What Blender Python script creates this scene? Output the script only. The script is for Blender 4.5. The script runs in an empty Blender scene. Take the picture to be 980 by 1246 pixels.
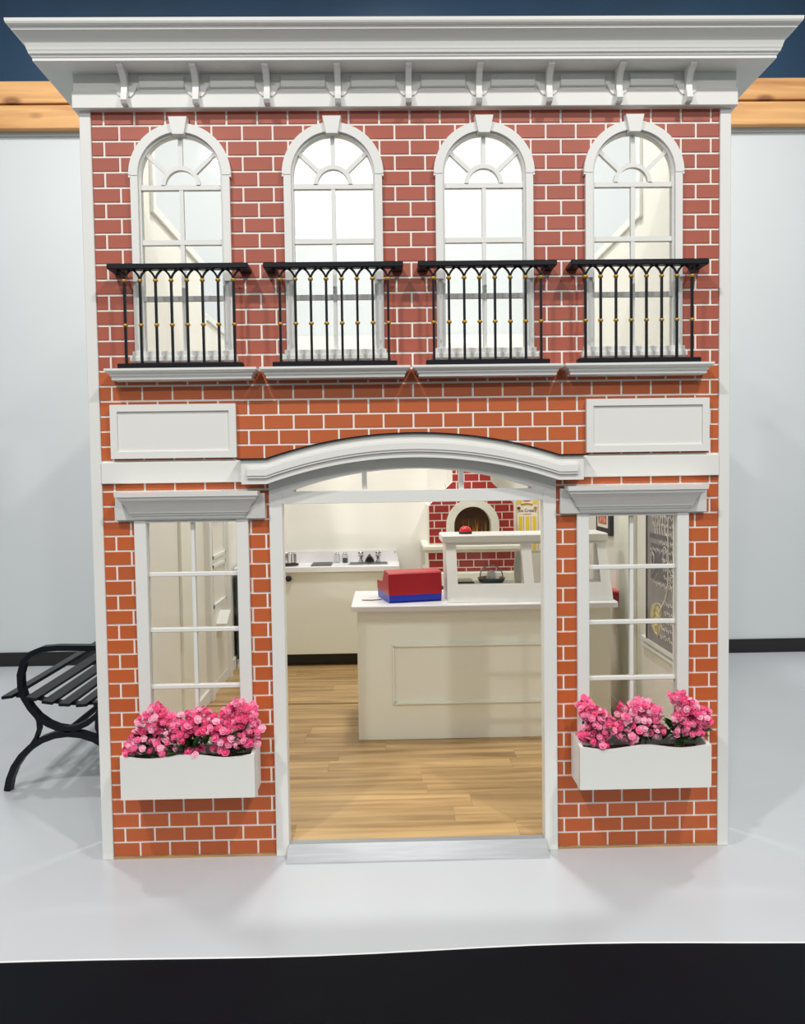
import bpy, math, random
from mathutils import Vector, Matrix
import numpy as np

S = bpy.context.scene
COL = S.collection
random.seed(7)

# ------------------------------------------------------------------ camera
CAM_POS = Vector((-0.1048, -3.1451, 1.4802))
YAW, PITCH, ROLL = 0.020368, -0.047175, -0.014250
F_PX = 1001.58
_f = Vector((math.sin(YAW)*math.cos(PITCH), math.cos(YAW)*math.cos(PITCH), math.sin(PITCH)))
_r = Vector((math.cos(YAW), -math.sin(YAW), 0))
_u = _r.cross(_f)
_r2 = _r*math.cos(ROLL) + _u*math.sin(ROLL)
_u2 = _u*math.cos(ROLL) - _r*math.sin(ROLL)
cam_data = bpy.data.cameras.new('camera')
cam = bpy.data.objects.new('camera', cam_data)
COL.objects.link(cam)
cam_data.sensor_fit = 'HORIZONTAL'
cam_data.sensor_width = 36.0
cam_data.lens = 36.0*F_PX/980.0
cam_data.clip_start = 0.05
m = Matrix((_r2, _u2, -_f)).transposed().to_4x4()
m.translation = CAM_POS
cam.matrix_world = m
S.camera = cam

# ------------------------------------------------------------------ world + ceiling lamps + added facade fill + exposure
W = bpy.data.worlds.new('hall_light')
S.world = W
W.use_nodes = True
bg = W.node_tree.nodes['Background']
bg.inputs[0].default_value = (0.93, 0.97, 1.0, 1)
bg.inputs[1].default_value = 0.33

def lamp(name, loc, power, size, color=(1, 0.98, 0.95), target=None):
    d = bpy.data.lights.new(name, 'AREA')
    d.shape = 'DISK'; d.size = size; d.energy = power; d.color = color
    o = bpy.data.objects.new(name, d); COL.objects.link(o)
    o.location = loc
    t = Vector(target) if target else Vector((loc[0], loc[1], 0))
    o.rotation_euler = (t - Vector(loc)).to_track_quat('-Z', 'Y').to_euler()
    return o
lamp('ceiling_or_fill_lamp', (-2.4, -3.5, 6.3), 215, 0.30)
lamp('ceiling_or_fill_lamp', (2.4, -3.5, 6.3), 215, 0.30)
lamp('ceiling_or_fill_lamp', (-2.1, -7.2, 5.4), 210, 0.30)  # added far row, unseen fill that brightens the facade
lamp('ceiling_or_fill_lamp', (2.1, -7.2, 5.4), 210, 0.30)  # second lamp of the added facade fill
lamp('ceiling_or_fill_lamp', (-2.6, 1.3, 5.3), 70, 0.30, (1, 0.985, 0.96))
lamp('ceiling_or_fill_lamp', (2.6, 1.3, 5.3), 70, 0.30, (1, 0.985, 0.96))
lamp('ceiling_or_fill_lamp', (0.0, 1.6, 5.3), 115, 0.40, (1, 0.985, 0.96))

S.view_settings.view_transform = 'Standard'
S.view_settings.look = 'None'
S.view_settings.gamma = 1.0
S.view_settings.use_curve_mapping = False
S.view_settings.exposure = -0.05

# ------------------------------------------------------------------ materials
def srgb(r, g, b):
    f = lambda c: (c/255/12.92) if c/255 <= 0.04045 else ((c/255+0.055)/1.055)**2.4
    return (f(r), f(g), f(b), 1)

def mat(name, col, rough=0.5, metal=0.0, noise=0.0, nscale=8.0, bump=0.0, bscale=60.0, rnd=0.0, spec=0.5, emit=None, stretch=None, col2=None):
    M = bpy.data.materials.new(name); M.use_nodes = True
    nt = M.node_tree; b = nt.nodes['Principled BSDF']
    b.inputs['Base Color'].default_value = col
    b.inputs['Roughness'].default_value = rough
    b.inputs['Metallic'].default_value = metal
    b.inputs['Specular IOR Level'].default_value = spec
    tc = None
    if noise > 0 or bump > 0 or rnd > 0:
        tc = nt.nodes.new('ShaderNodeTexCoord')
        src = tc.outputs['Object']
        if stretch:
            mp = nt.nodes.new('ShaderNodeMapping'); mp.inputs['Scale'].default_value = stretch
            nt.links.new(src, mp.inputs[0]); src = mp.outputs[0]
    if noise > 0 or rnd > 0:
        hs = nt.nodes.new('ShaderNodeHueSaturation'); hs.inputs['Color'].default_value = col
        base = None
        if noise > 0:
            n = nt.nodes.new('ShaderNodeTexNoise'); n.inputs['Scale'].default_value = nscale; n.inputs['Detail'].default_value = 5
            nt.links.new(src, n.inputs['Vector'])
            mr = nt.nodes.new('ShaderNodeMapRange')
            mr.inputs['From Min'].default_value = 0.3; mr.inputs['From Max'].default_value = 0.7
            mr.inputs['To Min'].default_value = 1-noise; mr.inputs['To Max'].default_value = 1+noise
            nt.links.new(n.outputs['Fac'], mr.inputs[0]); base = mr.outputs[0]
            if col2:
                mx = nt.nodes.new('ShaderNodeMix'); mx.data_type = 'RGBA'
                mx.inputs['A'].default_value = col; mx.inputs['B'].default_value = col2
                m2 = nt.nodes.new('ShaderNodeMapRange'); m2.inputs['From Min'].default_value = 0.35; m2.inputs['From Max'].default_value = 0.68
                nt.links.new(n.outputs['Fac'], m2.inputs[0]); nt.links.new(m2.outputs[0], mx.inputs['Factor'])
                nt.links.new(mx.outputs['Result'], hs.inputs['Color'])
        if rnd > 0:
            oi = nt.nodes.new('ShaderNodeObjectInfo')
            m3 = nt.nodes.new('ShaderNodeMapRange'); m3.inputs['To Min'].default_value = 1-rnd; m3.inputs['To Max'].default_value = 1+rnd
            nt.links.new(oi.outputs['Random'], m3.inputs[0])
            if base is None: base = m3.outputs[0]
            else:
                mu = nt.nodes.new('ShaderNodeMath'); mu.operation = 'MULTIPLY'
                nt.links.new(base, mu.inputs[0]); nt.links.new(m3.outputs[0], mu.inputs[1]); base = mu.outputs[0]
        nt.links.new(base, hs.inputs['Value'])
        nt.links.new(hs.outputs[0], b.inputs['Base Color'])
    if bump > 0:
        n2 = nt.nodes.new('ShaderNodeTexNoise'); n2.inputs['Scale'].default_value = bscale; n2.inputs['Detail'].default_value = 4
        nt.links.new(src, n2.inputs['Vector'])
        bp = nt.nodes.new('ShaderNodeBump'); bp.inputs['Strength'].default_value = bump; bp.inputs['Distance'].default_value = 0.01
        nt.links.new(n2.outputs['Fac'], bp.inputs['Height']); nt.links.new(bp.outputs[0], b.inputs['Normal'])
    if emit:
        b.inputs['Emission Color'].default_value = emit[0]; b.inputs['Emission Strength'].default_value = emit[1]
    return M

def glass_mat(name, tint=(1, 1, 1, 1), gloss=0.08, ior=1.35):
    M = bpy.data.materials.new(name); M.use_nodes = True
    nt = M.node_tree; nt.nodes.remove(nt.nodes['Principled BSDF'])
    out = nt.nodes['Material Output']
    tr = nt.nodes.new('ShaderNodeBsdfTransparent'); tr.inputs[0].default_value = tint
    gl = nt.nodes.new('ShaderNodeBsdfGlossy'); gl.inputs['Roughness'].default_value = 0.03
    fr = nt.nodes.new('ShaderNodeFresnel'); fr.inputs[0].default_value = ior
    ad = nt.nodes.new('ShaderNodeMath'); ad.operation = 'ADD'; ad.inputs[1].default_value = gloss; ad.use_clamp = True
    mx = nt.nodes.new('ShaderNodeMixShader')
    nt.links.new(fr.outputs[0], ad.inputs[0]); nt.links.new(ad.outputs[0], mx.inputs[0])
    nt.links.new(tr.outputs[0], mx.inputs[1]); nt.links.new(gl.outputs[0], mx.inputs[2])
    nt.links.new(mx.outputs[0], out.inputs[0])
    return M

def wood_mat(name, a, b, axis_scale, knots=False, rough=0.45, rnd=0.10):
    M = bpy.data.materials.new(name); M.use_nodes = True
    nt = M.node_tree; p = nt.nodes['Principled BSDF']; p.inputs['Roughness'].default_value = rough
    tc = nt.nodes.new('ShaderNodeTexCoord'); oi = nt.nodes.new('ShaderNodeObjectInfo')
    off = nt.nodes.new('ShaderNodeVectorMath'); off.operation = 'MULTIPLY_ADD'
    cb = nt.nodes.new('ShaderNodeCombineXYZ')
    for i in range(3): nt.links.new(oi.outputs['Random'], cb.inputs[i])
    off.inputs[1].default_value = (17, 9, 5)
    nt.links.new(cb.outputs[0], off.inputs[0]); nt.links.new(tc.outputs['Object'], off.inputs[2])
    mp = nt.nodes.new('ShaderNodeMapping'); mp.inputs['Scale'].default_value = axis_scale
    nt.links.new(off.outputs[0], mp.inputs[0])
    n = nt.nodes.new('ShaderNodeTexNoise'); n.inputs['Scale'].default_value = 1.0; n.inputs['Detail'].default_value = 7; n.inputs['Distortion'].default_value = 0.6
    nt.links.new(mp.outputs[0], n.inputs['Vector'])
    cr = nt.nodes.new('ShaderNodeValToRGB')
    cr.color_ramp.elements[0].position = 0.30; cr.color_ramp.elements[0].color = b
    cr.color_ramp.elements[1].position = 0.66; cr.color_ramp.elements[1].color = a
    nt.links.new(n.outputs['Fac'], cr.inputs[0])
    last = cr.outputs[0]
    if knots:
        v = nt.nodes.new('ShaderNodeTexVoronoi'); v.inputs['Scale'].default_value = 1.0
        mp2 = nt.nodes.new('ShaderNodeMapping'); mp2.inputs['Scale'].default_value = (2.2, 0.0, 5.0)
        nt.links.new(off.outputs[0], mp2.inputs[0]); nt.links.new(mp2.outputs[0], v.inputs['Vector'])
        mr = nt.nodes.new('ShaderNodeMapRange'); mr.inputs['From Min'].default_value = 0.09; mr.inputs['From Max'].default_value = 0.20
        mr.inputs['To Min'].default_value = 0.75; mr.inputs['To Max'].default_value = 0
        nt.links.new(v.outputs['Distance'], mr.inputs[0])
        mx = nt.nodes.new('ShaderNodeMix'); mx.data_type = 'RGBA'; mx.inputs['B'].default_value = srgb(110, 62, 34)
        nt.links.new(mr.outputs[0], mx.inputs['Factor']); nt.links.new(last, mx.inputs['A']); last = mx.outputs['Result']
    hs = nt.nodes.new('ShaderNodeHueSaturation')
    m3 = nt.nodes.new('ShaderNodeMapRange'); m3.inputs['To Min'].default_value = 1-rnd; m3.inputs['To Max'].default_value = 1+rnd
    nt.links.new(oi.outputs['Random'], m3.inputs[0]); nt.links.new(m3.outputs[0], hs.inputs['Value'])
    nt.links.new(last, hs.inputs['Color']); nt.links.new(hs.outputs[0], p.inputs['Base Color'])
    return M

WHITE = mat('white_paint', srgb(230, 230, 225), 0.38, noise=0.012, nscale=3)
MORTAR = mat('white_mortar', srgb(244, 240, 232), 0.6)
BRICK_U = mat('brick_cool_lit', srgb(170, 85, 64), 0.45, noise=0.05, nscale=14, bump=0.04, bscale=160, rnd=0.05)  # cool light on the upper bricks put into their colour
BRICK_L = mat('brick_warm_lit', srgb(192, 95, 46), 0.45, noise=0.05, nscale=14, bump=0.04, bscale=160, rnd=0.05)  # warmer light on the lower bricks put into their colour
BRICK_O = mat('brick_dark_red', srgb(158, 36, 26), 0.5, noise=0.06, nscale=20, rnd=0.06)
HALL = mat('hall_wall_paint', srgb(205, 210, 211), 0.6, noise=0.015, nscale=1.2)
HFLOOR = mat('grey_hall_floor', srgb(192, 195, 199), 0.28, noise=0.03, nscale=1.3)
BLACKRUB = mat('black_rubber', srgb(12, 13, 19), 0.5, noise=0.2, nscale=2.0, bump=0.02, bscale=200, spec=0.05)
NAVY = mat('navy_glossy_panel', srgb(38, 66, 92), 0.25, noise=0.25, nscale=0.8)
BLACK = mat('black_baseboard', srgb(24, 22, 22), 0.4)
IRON = mat('black_iron', srgb(12, 16, 24), 0.42, spec=0.25)
GOLD = mat('gold_paint', srgb(196, 150, 48), 0.4, metal=0.35)
CREAM = mat('cream_paint', srgb(236, 237, 223), 0.45, noise=0.01, nscale=3)
CREAMW = mat('interior_wall_paint', srgb(233, 231, 222), 0.55, noise=0.01, nscale=2)
LAMI = mat('white_laminate', srgb(240, 239, 240), 0.25)
GLASS = glass_mat('window_glass', (0.98, 0.985, 0.98, 1), 0.0)
GLASSB = glass_mat('bowl_glass', (0.95, 0.96, 0.96, 1), 0.05, 1.10)
ALU = mat('brushed_aluminium', srgb(160, 163, 166), 0.42, metal=0.55, noise=0.08, nscale=6, stretch=(1, 12, 12))
CHROME = mat('chrome', srgb(200, 200, 202), 0.15, metal=1.0)
PLY = mat('plywood_edge', srgb(176, 140, 92), 0.7, noise=0.25, nscale=30, stretch=(0.3, 1, 8))
OAK = wood_mat('oak_laminate', srgb(198, 164, 112), srgb(138, 106, 66), (1.1, 16, 4), rough=0.36, rnd=0.05)
PINE = wood_mat('pine_beam', srgb(232, 180, 116), srgb(176, 112, 64), (0.7, 4, 11), knots=True, rough=0.6, rnd=0.06)
RED = mat('red_plastic', srgb(178, 16, 34), 0.35)
BLUE = mat('blue_plastic', srgb(12, 48, 176), 0.35)
REDB = mat('bright_red_plastic', srgb(220, 24, 32), 0.25)
DGREY = mat('dark_grey_metal', srgb(70, 72, 72), 0.4, metal=0.4)
CHALK = mat('chalkboard_grey', srgb(146, 141, 138), 0.75, noise=0.18, nscale=7)
CHALKD = mat('chalkboard_dark_patch', srgb(104, 102, 104), 0.75, noise=0.25, nscale=9)
CHLINE = mat('chalk_line', srgb(220, 214, 206), 0.9)
CHYEL = mat('chalk_yellow', srgb(198, 186, 142), 0.9, noise=0.15, nscale=30)
PINKS = [mat('pink_petal_a', srgb(252, 120, 168), 0.5, noise=0.12, nscale=60), mat('pink_petal_b', srgb(254, 150, 188), 0.5, noise=0.12, nscale=60),
         mat('pink_petal_c', srgb(249, 98, 150), 0.5, noise=0.12, nscale=60), mat('pink_petal_d', srgb(255, 188, 210), 0.5, noise=0.12, nscale=60)]
LEAF = mat('leaf_green', srgb(50, 84, 36), 0.5, noise=0.25, nscale=20, rnd=0.2)
STEM = mat('stem_green', srgb(70, 92, 42), 0.6)
SOIL = mat('dark_soil', srgb(58, 50, 44), 0.9, noise=0.3, nscale=60)
OVENIN = mat('oven_soot', srgb(104, 62, 26), 0.7, noise=0.4, nscale=7, col2=srgb(44, 28, 22))
FLAME = mat('painted_flame', srgb(176, 120, 30), 0.6, noise=0.3, nscale=12)
YEL = mat('poster_yellow', srgb(246, 214, 56), 0.6)
PAPER = mat('poster_cream', srgb(248, 242, 226), 0.6)
BROWN = mat('print_brown', srgb(92, 56, 34), 0.6)
PRED = mat('print_red', srgb(214, 52, 46), 0.6)
PGOLD = mat('print_gold', srgb(180, 140, 40), 0.6)
INK = mat('print_ink', srgb(34, 30, 36), 0.6)
ROSE = mat('print_rose_line', srgb(206, 158, 140), 0.6)

# ------------------------------------------------------------------ helpers
ORG = {}
def org(o): return ORG.get(o.name, Vector((0, 0, 0))) if o is not None else Vector((0, 0, 0))

def tag(o, label=None, cat=None, group=None, kind=None):
    if label: o['label'] = label
    if cat: o['category'] = cat
    if group: o['group'] = group
    if kind: o['kind'] = kind
    return o

def empty(name, loc, label=None, cat=None, group=None, kind=None):
    o = bpy.data.objects.new(name, None); COL.objects.link(o)
    o.location = loc; o.empty_display_size = 0.1
    ORG[o.name] = Vector(loc)
    return tag(o, label, cat, group, kind)

class MB:
    def __init__(s): s.v = []; s.f = []; s.sm = []
    def add(s, vs, fs, smooth=False):
        n = len(s.v); s.v += [tuple(p) for p in vs]
        for f in fs: s.f.append(tuple(i+n for i in f)); s.sm.append(smooth)
        return s
    def box(s, x0, x1, y0, y1, z0, z1, bev=0.0):
        if bev <= 0:
            vs = [(x0,y0,z0),(x1,y0,z0),(x1,y1,z0),(x0,y1,z0),(x0,y0,z1),(x1,y0,z1),(x1,y1,z1),(x0,y1,z1)]
            return s.add(vs, [(0,3,2,1),(4,5,6,7),(0,1,5,4),(1,2,6,5),(2,3,7,6),(3,0,4,7)])
        b = bev
        xs, ys, zs = (x0, x1), (y0, y1), (z0, z1)
        vs = []; idx = {}
        for i in (0, 1):
            for j in (0, 1):
                for k in (0, 1):
                    sx, sy, sz = (1-2*i), (1-2*j), (1-2*k)
                    c = (xs[i], ys[j], zs[k])
                    idx[i,j,k,0] = len(vs); vs.append((c[0], c[1]+sy*b, c[2]+sz*b))
                    idx[i,j,k,1] = len(vs); vs.append((c[0]+sx*b, c[1], c[2]+sz*b))
                    idx[i,j,k,2] = len(vs); vs.append((c[0]+sx*b, c[1]+sy*b, c[2]))
        F = []
        for i in (0, 1):
            F.append([idx[i,0,0,0], idx[i,1,0,0], idx[i,1,1,0], idx[i,0,1,0]][::(1 if i else -1)])
            F.append([idx[0,i,0,1], idx[1,i,0,1], idx[1,i,1,1], idx[0,i,1,1]][::(-1 if i else 1)])
            F.append([idx[0,0,i,2], idx[1,0,i,2], idx[1,1,i,2], idx[0,1,i,2]][::(1 if i else -1)])
        for a in (0, 1):
            for c in (0, 1):
                F.append([idx[0,a,c,1], idx[1,a,c,1], idx[1,a,c,2], idx[0,a,c,2]])
                F.append([idx[a,0,c,0], idx[a,1,c,0], idx[a,1,c,2], idx[a,0,c,2]])
                F.append([idx[a,c,0,0], idx[a,c,1,0], idx[a,c,1,1], idx[a,c,0,1]])
                for d in (0, 1): F.append([idx[a,c,d,0], idx[a,c,d,1], idx[a,c,d,2]])
        # orient outward
        ctr = Vector(((x0+x1)/2, (y0+y1)/2, (z0+z1)/2)); G = []
        for f in F:
            p = [Vector(vs[i]) for i in f]
            n = (p[1]-p[0]).cross(p[2]-p[0])
            if n.dot(sum(p, Vector())/len(p) - ctr) < 0: f = f[::-1]
            G.append(tuple(f))
        return s.add(vs, G)
    def prism(s, poly, y0, y1, inset=0.0):      # poly in (x, z), front at y0
        n = len(poly); cx = sum(p[0] for p in poly)/n; cz = sum(p[1] for p in poly)/n
        a = sum(poly[i][0]*poly[(i+1) % n][1]-poly[(i+1) % n][0]*poly[i][1] for i in range(n))
        if a < 0: poly = poly[::-1]
        fr = []
        for (x, z) in poly:
            dx, dz = x-cx, z-cz
            fx = x-math.copysign(min(inset, abs(dx)), dx) if inset else x
            fz = z-math.copysign(min(inset, abs(dz)), dz) if inset else z
            fr.append((fx, y0, fz))
        bk = [(x, y1, z) for (x, z) in poly]
        fs = [tuple(range(n)), tuple(range(2*n-1, n-1, -1))]
        for i in range(n):
            j = (i+1) % n
            fs.append((i, n+i, n+j, j))
        return s.add(fr+bk, fs)
    def prism_x(s, poly, x0, x1):               # poly in (y, z)
        n = len(poly)
        a = sum(poly[i][0]*poly[(i+1) % n][1]-poly[(i+1) % n][0]*poly[i][1] for i in range(n))
        if a < 0: poly = poly[::-1]
        A = [(x0, y, z) for (y, z) in poly]; B = [(x1, y, z) for (y, z) in poly]
        fs = [tuple(range(n-1, -1, -1)), tuple(range(n, 2*n))]
        for i in range(n):
            j = (i+1) % n
            fs.append((i, j, n+j, n+i))
        return s.add(A+B, fs)
    def strip(s, A, B, y0, y1):                 # solid between two (x,z) polylines, A above B
        n = len(A); vs = []
        for y in (y0, y1):
            vs += [(p[0], y, p[1]) for p in A]; vs += [(p[0], y, p[1]) for p in B]
        fs = []
        for i in range(n-1):
            a, b, c, d = i, i+1, n+i, n+i+1
            fs.append((a, c, d, b)); fs.append((2*n+a, 2*n+b, 2*n+d, 2*n+c))
            fs.append((a, b, 2*n+b, 2*n+a)); fs.append((c, 2*n+c, 2*n+d, d))
        fs.append((0, 2*n, 3*n, n)); fs.append((n-1, 2*n-1, 4*n-1, 3*n-1))
        return s.add(vs, fs)
    def tube(s, pts, r, n=8, caps=True, flat=None):
        pts = [Vector(p) for p in pts]; rings = []
        R = r if isinstance(r, (list, tuple)) else [r]*len(pts)
        prev = None
        for i, p in enumerate(pts):
            t = (pts[min(i+1, len(pts)-1)]-pts[max(i-1, 0)]).normalized()
            if prev is None:
                up = Vector((0, 0, 1)) if abs(t.z) < 0.9 else Vector((0, 1, 0))
                a = t.cross(up).normalized()
            else:
                a = (prev-t*prev.dot(t)).normalized()
            prev = a; b = t.cross(a)
            rings.append([p+(a*math.cos(2*math.pi*k/n)+b*math.sin(2*math.pi*k/n))*R[i] for k in range(n)])
        vs = [q for ring in rings for q in ring]; fs = []
        for i in range(len(pts)-1):
            for k in range(n):
                k2 = (k+1) % n
                fs.append((i*n+k, i*n+k2, (i+1)*n+k2, (i+1)*n+k))
        s.add(vs, fs, True)
        if caps:
            s.add(rings[0], [tuple(range(n-1, -1, -1))]); s.add(rings[-1], [tuple(range(n))])
        return s
    def bar_xz(s, pts, w, y0, y1):              # flat bar following an (x,z) polyline
        n = len(pts); A = []; B = []
        for i in range(n):
            a = Vector(pts[max(i-1, 0)]); b = Vector(pts[min(i+1, n-1)]); t = (b-a).normalized()
            nrm = Vector((-t.y, t.x)); p = Vector(pts[i])
            A.append(tuple(p+nrm*w/2)); B.append(tuple(p-nrm*w/2))
        return s.strip(A, B, y0, y1)
    def lathe(s, prof, c, n=20, smooth=True):   # prof (r, z)
        vs = []; fs = []
        for (r, z) in prof:
            for k in range(n):
                a = 2*math.pi*k/n; vs.append((c[0]+r*math.cos(a), c[1]+r*math.sin(a), c[2]+z))
        for i in range(len(prof)-1):
            for k in range(n):
                k2 = (k+1) % n
                fs.append((i*n+k, i*n+k2, (i+1)*n+k2, (i+1)*n+k))
        s.add(vs, fs, smooth)
        if prof[0][0] > 1e-5: s.add(vs[:n], [tuple(range(n-1, -1, -1))])
        if prof[-1][0] > 1e-5: s.add(vs[-n:], [tuple(range(n))])
        return s
    def crown(s, prof, xc, hw, yback):          # mitred moulding with side returns; prof (d, z) bottom to top
        vs = []
        for (d, z) in prof:
            vs += [(xc-hw-d, yback, z), (xc-hw-d, -d, z), (xc+hw+d, -d, z), (xc+hw+d, yback, z)]
        fs = []
        for i in range(len(prof)-1):
            for k in range(3):
                a, b = i*4+k, i*4+k+1
                fs.append((a, b, b+4, a+4))
            fs.append((i*4+3, i*4, i*4+4, i*4+7))
        fs.append((3, 2, 1, 0)); L = (len(prof)-1)*4
        fs.append((L, L+1, L+2, L+3))
        return s.add(vs, fs)
    def build(s, name, material, parent=None, label=None, cat=None, group=None, kind=None, base=None):
        o0 = org(parent) if parent is not None else (Vector(base) if base else Vector((0, 0, 0)))
        me = bpy.data.meshes.new(name)
        me.from_pydata([tuple(Vector(v)-o0) for v in s.v], [], s.f)
        me.polygons.foreach_set('use_smooth', s.sm)
        me.materials.append(material)
        me.update()
        o = bpy.data.objects.new(name, me); COL.objects.link(o)
        if parent is not None:
            o.parent = parent
            ORG[o.name] = o0.copy()
        elif base:
            o.location = o0; ORG[o.name] = o0.copy()
        return tag(o, label, cat, group, kind)

def piece(name, me, loc_world, parent, rot=None):
    o = bpy.data.objects.new(name, me); COL.objects.link(o)
    o.parent = parent; o.location = Vector(loc_world)-org(parent)
    if rot is not None: o.rotation_euler = rot
    return o

def arc(cx, cz, r, a0, a1, n):
    return [(cx+r*math.cos(math.radians(a0+(a1-a0)*i/n)), cz+r*math.sin(math.radians(a0+(a1-a0)*i/n))) for i in range(n+1)]

def circ_z(x, half, z_edge, z_top):             # height of a segmental arc above x
    sg = z_top-z_edge; R = (half*half+sg*sg)/(2*sg); zc = z_top-R
    return zc+math.sqrt(max(R*R-x*x, 0)) if abs(x) <= half else z_edge

# ------------------------------------------------------------------ the hall
HY = 3.36
fl = MB().box(-9, 9, -6, HY+0.05, -0.06, 0.0).build('floor', HFLOOR, label='smooth light grey hall floor around the playhouse', cat='floor', kind='structure')
MB().box(-9, 9, HY, HY+0.1, 0, 4.12).build('wall_far', HALL, label='tall plain white hall wall behind the playhouse', cat='wall', kind='structure')
MB().box(-9, 9, HY+0.02, HY+0.12, 4.12, 8.5).build('wall_far_upper', NAVY, label='dark navy glossy wall above the wooden beam', cat='wall', kind='structure')
MB().box(-9, 9, HY-0.015, HY, 0.0, 0.11, 0.003).build('baseboard_far', BLACK, label='black baseboard along the white hall wall', cat='baseboard', kind='structure')
beam = empty('trim_beam', (0, HY, 4.12), 'long pine beam of two stacked boards along the top of the hall wall', 'beam', kind='structure')
MB().box(-9, 9, HY-0.085, HY+0.02, 4.128, 4.300, 0.004).build('beam_board', PINE, beam)
MB().box(-9, 9, HY-0.085, HY+0.02, 4.316, 4.478, 0.004).build('beam_board', PINE, beam)
MB().box(-9, 9, HY-0.02, HY+0.02, 4.098, 4.128).build('beam_ledger', mat('grey_trim', srgb(176, 182, 182), 0.5), beam)

# black rubber mat in the foreground with its gently curved edge
edge = []
for i in range(61):
    x = -5+10*i/60
    edge.append((x, -0.672+0.010*math.sin(x*2.3+0.5)-0.008*math.cos(x*4.1+1.2)))
mm = MB(); n = len(edge)
vs = [(x, y, 0.004) for x, y in edge]+[(x, -5.5, 0.004) for x, y in edge]+[(x, y, 0.0) for x, y in edge]+[(x, -5.5, 0.0) for x, y in edge]
fs = []
for i in range(n-1):
    fs += [(n+i, n+i+1, i+1, i), (i, i+1, 2*n+i+1, 2*n+i), (3*n+i, 2*n+i, 2*n+i+1, 3*n+i+1), (n+i, 3*n+i, 3*n+i+1, n+i+1)]
fs += [(0, 2*n, 3*n, n), (n-1, 2*n-1, 4*n-1, 3*n-1)]
mm.add(vs, fs); rm = mm.build('rubber_mat', BLACKRUB, label='black rubber floor mat with a gently curved edge across the foreground', cat='mat')
lip = MB(); top = []
lip.tube([(x, y+0.003, 0.0035) for x, y in edge], 0.0035, 6).build('lip_highlight', mat('highlight_pale', srgb(232, 232, 230), 0.4), rm, label='thin pale strip painted as the highlight on the mat lip')  # highlight along the mat lip, painted as a pale strip

# ------------------------------------------------------------------ the playhouse: facade walls
XC_U = [-0.853, -0.284, 0.284, 0.850]
XC_L = [-0.8455, 0.8455]
SPR = 2.600
def hood_top(x): return circ_z(x, 0.547, 1.538, 1.627)
def hood_bot(x): return circ_z(x, 0.547, 1.447, 1.539)
def fan_top(x): return circ_z(x, 0.462, 1.416, 1.497)

def win_top(dx, R): return SPR+math.sqrt(max(R*R-dx*dx, 0))

def column_wall(xs, holes, z0, z1, y0, y1):
    mb = MB(); e = 1e-6
    for a, b in zip(xs[:-1], xs[1:]):
        if b-a < 1e-7: continue
        segs = [[(z0, z0), (z1, z1)]]
        mid = (a+b)/2
        hs = []
        for (hx0, hx1, fb, ft) in holes:
            if hx0-e <= a and b <= hx1+e: hs.append(((fb(a), fb(b)), (ft(a), ft(b))))
        hs.sort(key=lambda h: h[0][0])
        cur = (z0, z0); out = []
        for lo, hi in hs:
            lo = (max(lo[0], z0), max(lo[1], z0)); hi = (min(hi[0], z1), min(hi[1], z1))
            if lo[0]-cur[0] > 1e-6: out.append((cur, lo))
            cur = (max(cur[0], hi[0]), max(cur[1], hi[1]))
        if z1-cur[0] > 1e-6 or z1-cur[1] > 1e-6: out.append((cur, (z1, z1)))
        for lo, hi in out:
            mb.prism([(a, lo[0]), (b, lo[1]), (b, hi[1]), (a, hi[0])], y0, y1)
    return mb

RH = 0.166
holes_u = [(c-RH, c+RH, (lambda x: 1.93), (lambda x, c=c: win_top(x-c, RH))) for c in XC_U]
xs = {-1.19, 1.19}
for c in XC_U:
    for i in range(25): xs.add(round(c-RH*math.cos(math.pi*i/24), 6))
ZTINT = 0.0060+0.0568*33  # height where the warm-lit brick tint changes to the cool-lit one
wall_up = column_wall(sorted(xs), holes_u, ZTINT, 2.97, 0.012, 0.05).build('wall_front_upper', MORTAR, label='upper storey front of the playhouse, bricks tinted red-brown as under cool light around the arched windows', cat='wall', kind='structure')
wall_mid = MB().box(-1.19, 1.19, 0.012, 0.05, 1.54, ZTINT).build('wall_front_middle', MORTAR, label='band of bricks tinted orange as under warm light between the balcony ledges and the entry hood', cat='wall', kind='structure')
holes_l = [(c-0.18, c+0.18, (lambda x: 0.44), (lambda x: 1.32)) for c in XC_L]+[(-0.51, 0.51, (lambda x: -1), (lambda x: 1.40 if abs(x) > 0.45 else 1.505))]
xs = {-1.19, 1.19, -0.51, 0.51, -0.45, 0.45, -0.4501, 0.4501}
for c in XC_L: xs |= {c-0.18, c+0.18}
wall_lo = column_wall(sorted(xs), holes_l, 0.008, 1.54, 0.012, 0.05).build('wall_front_lower', MORTAR, label='lower storey front of the playhouse, bricks tinted orange as under warm light beside the windows and doorway', cat='wall', kind='structure')
pl = MB()
pl.box(-1.19, -0.545, 0.002, 0.05, 0.0, 0.008); pl.box(0.545, 1.19, 0.002, 0.05, 0.0, 0.008)
pl.build('plywood_base', PLY, wall_lo, label='raw plywood bottom edge')

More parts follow.
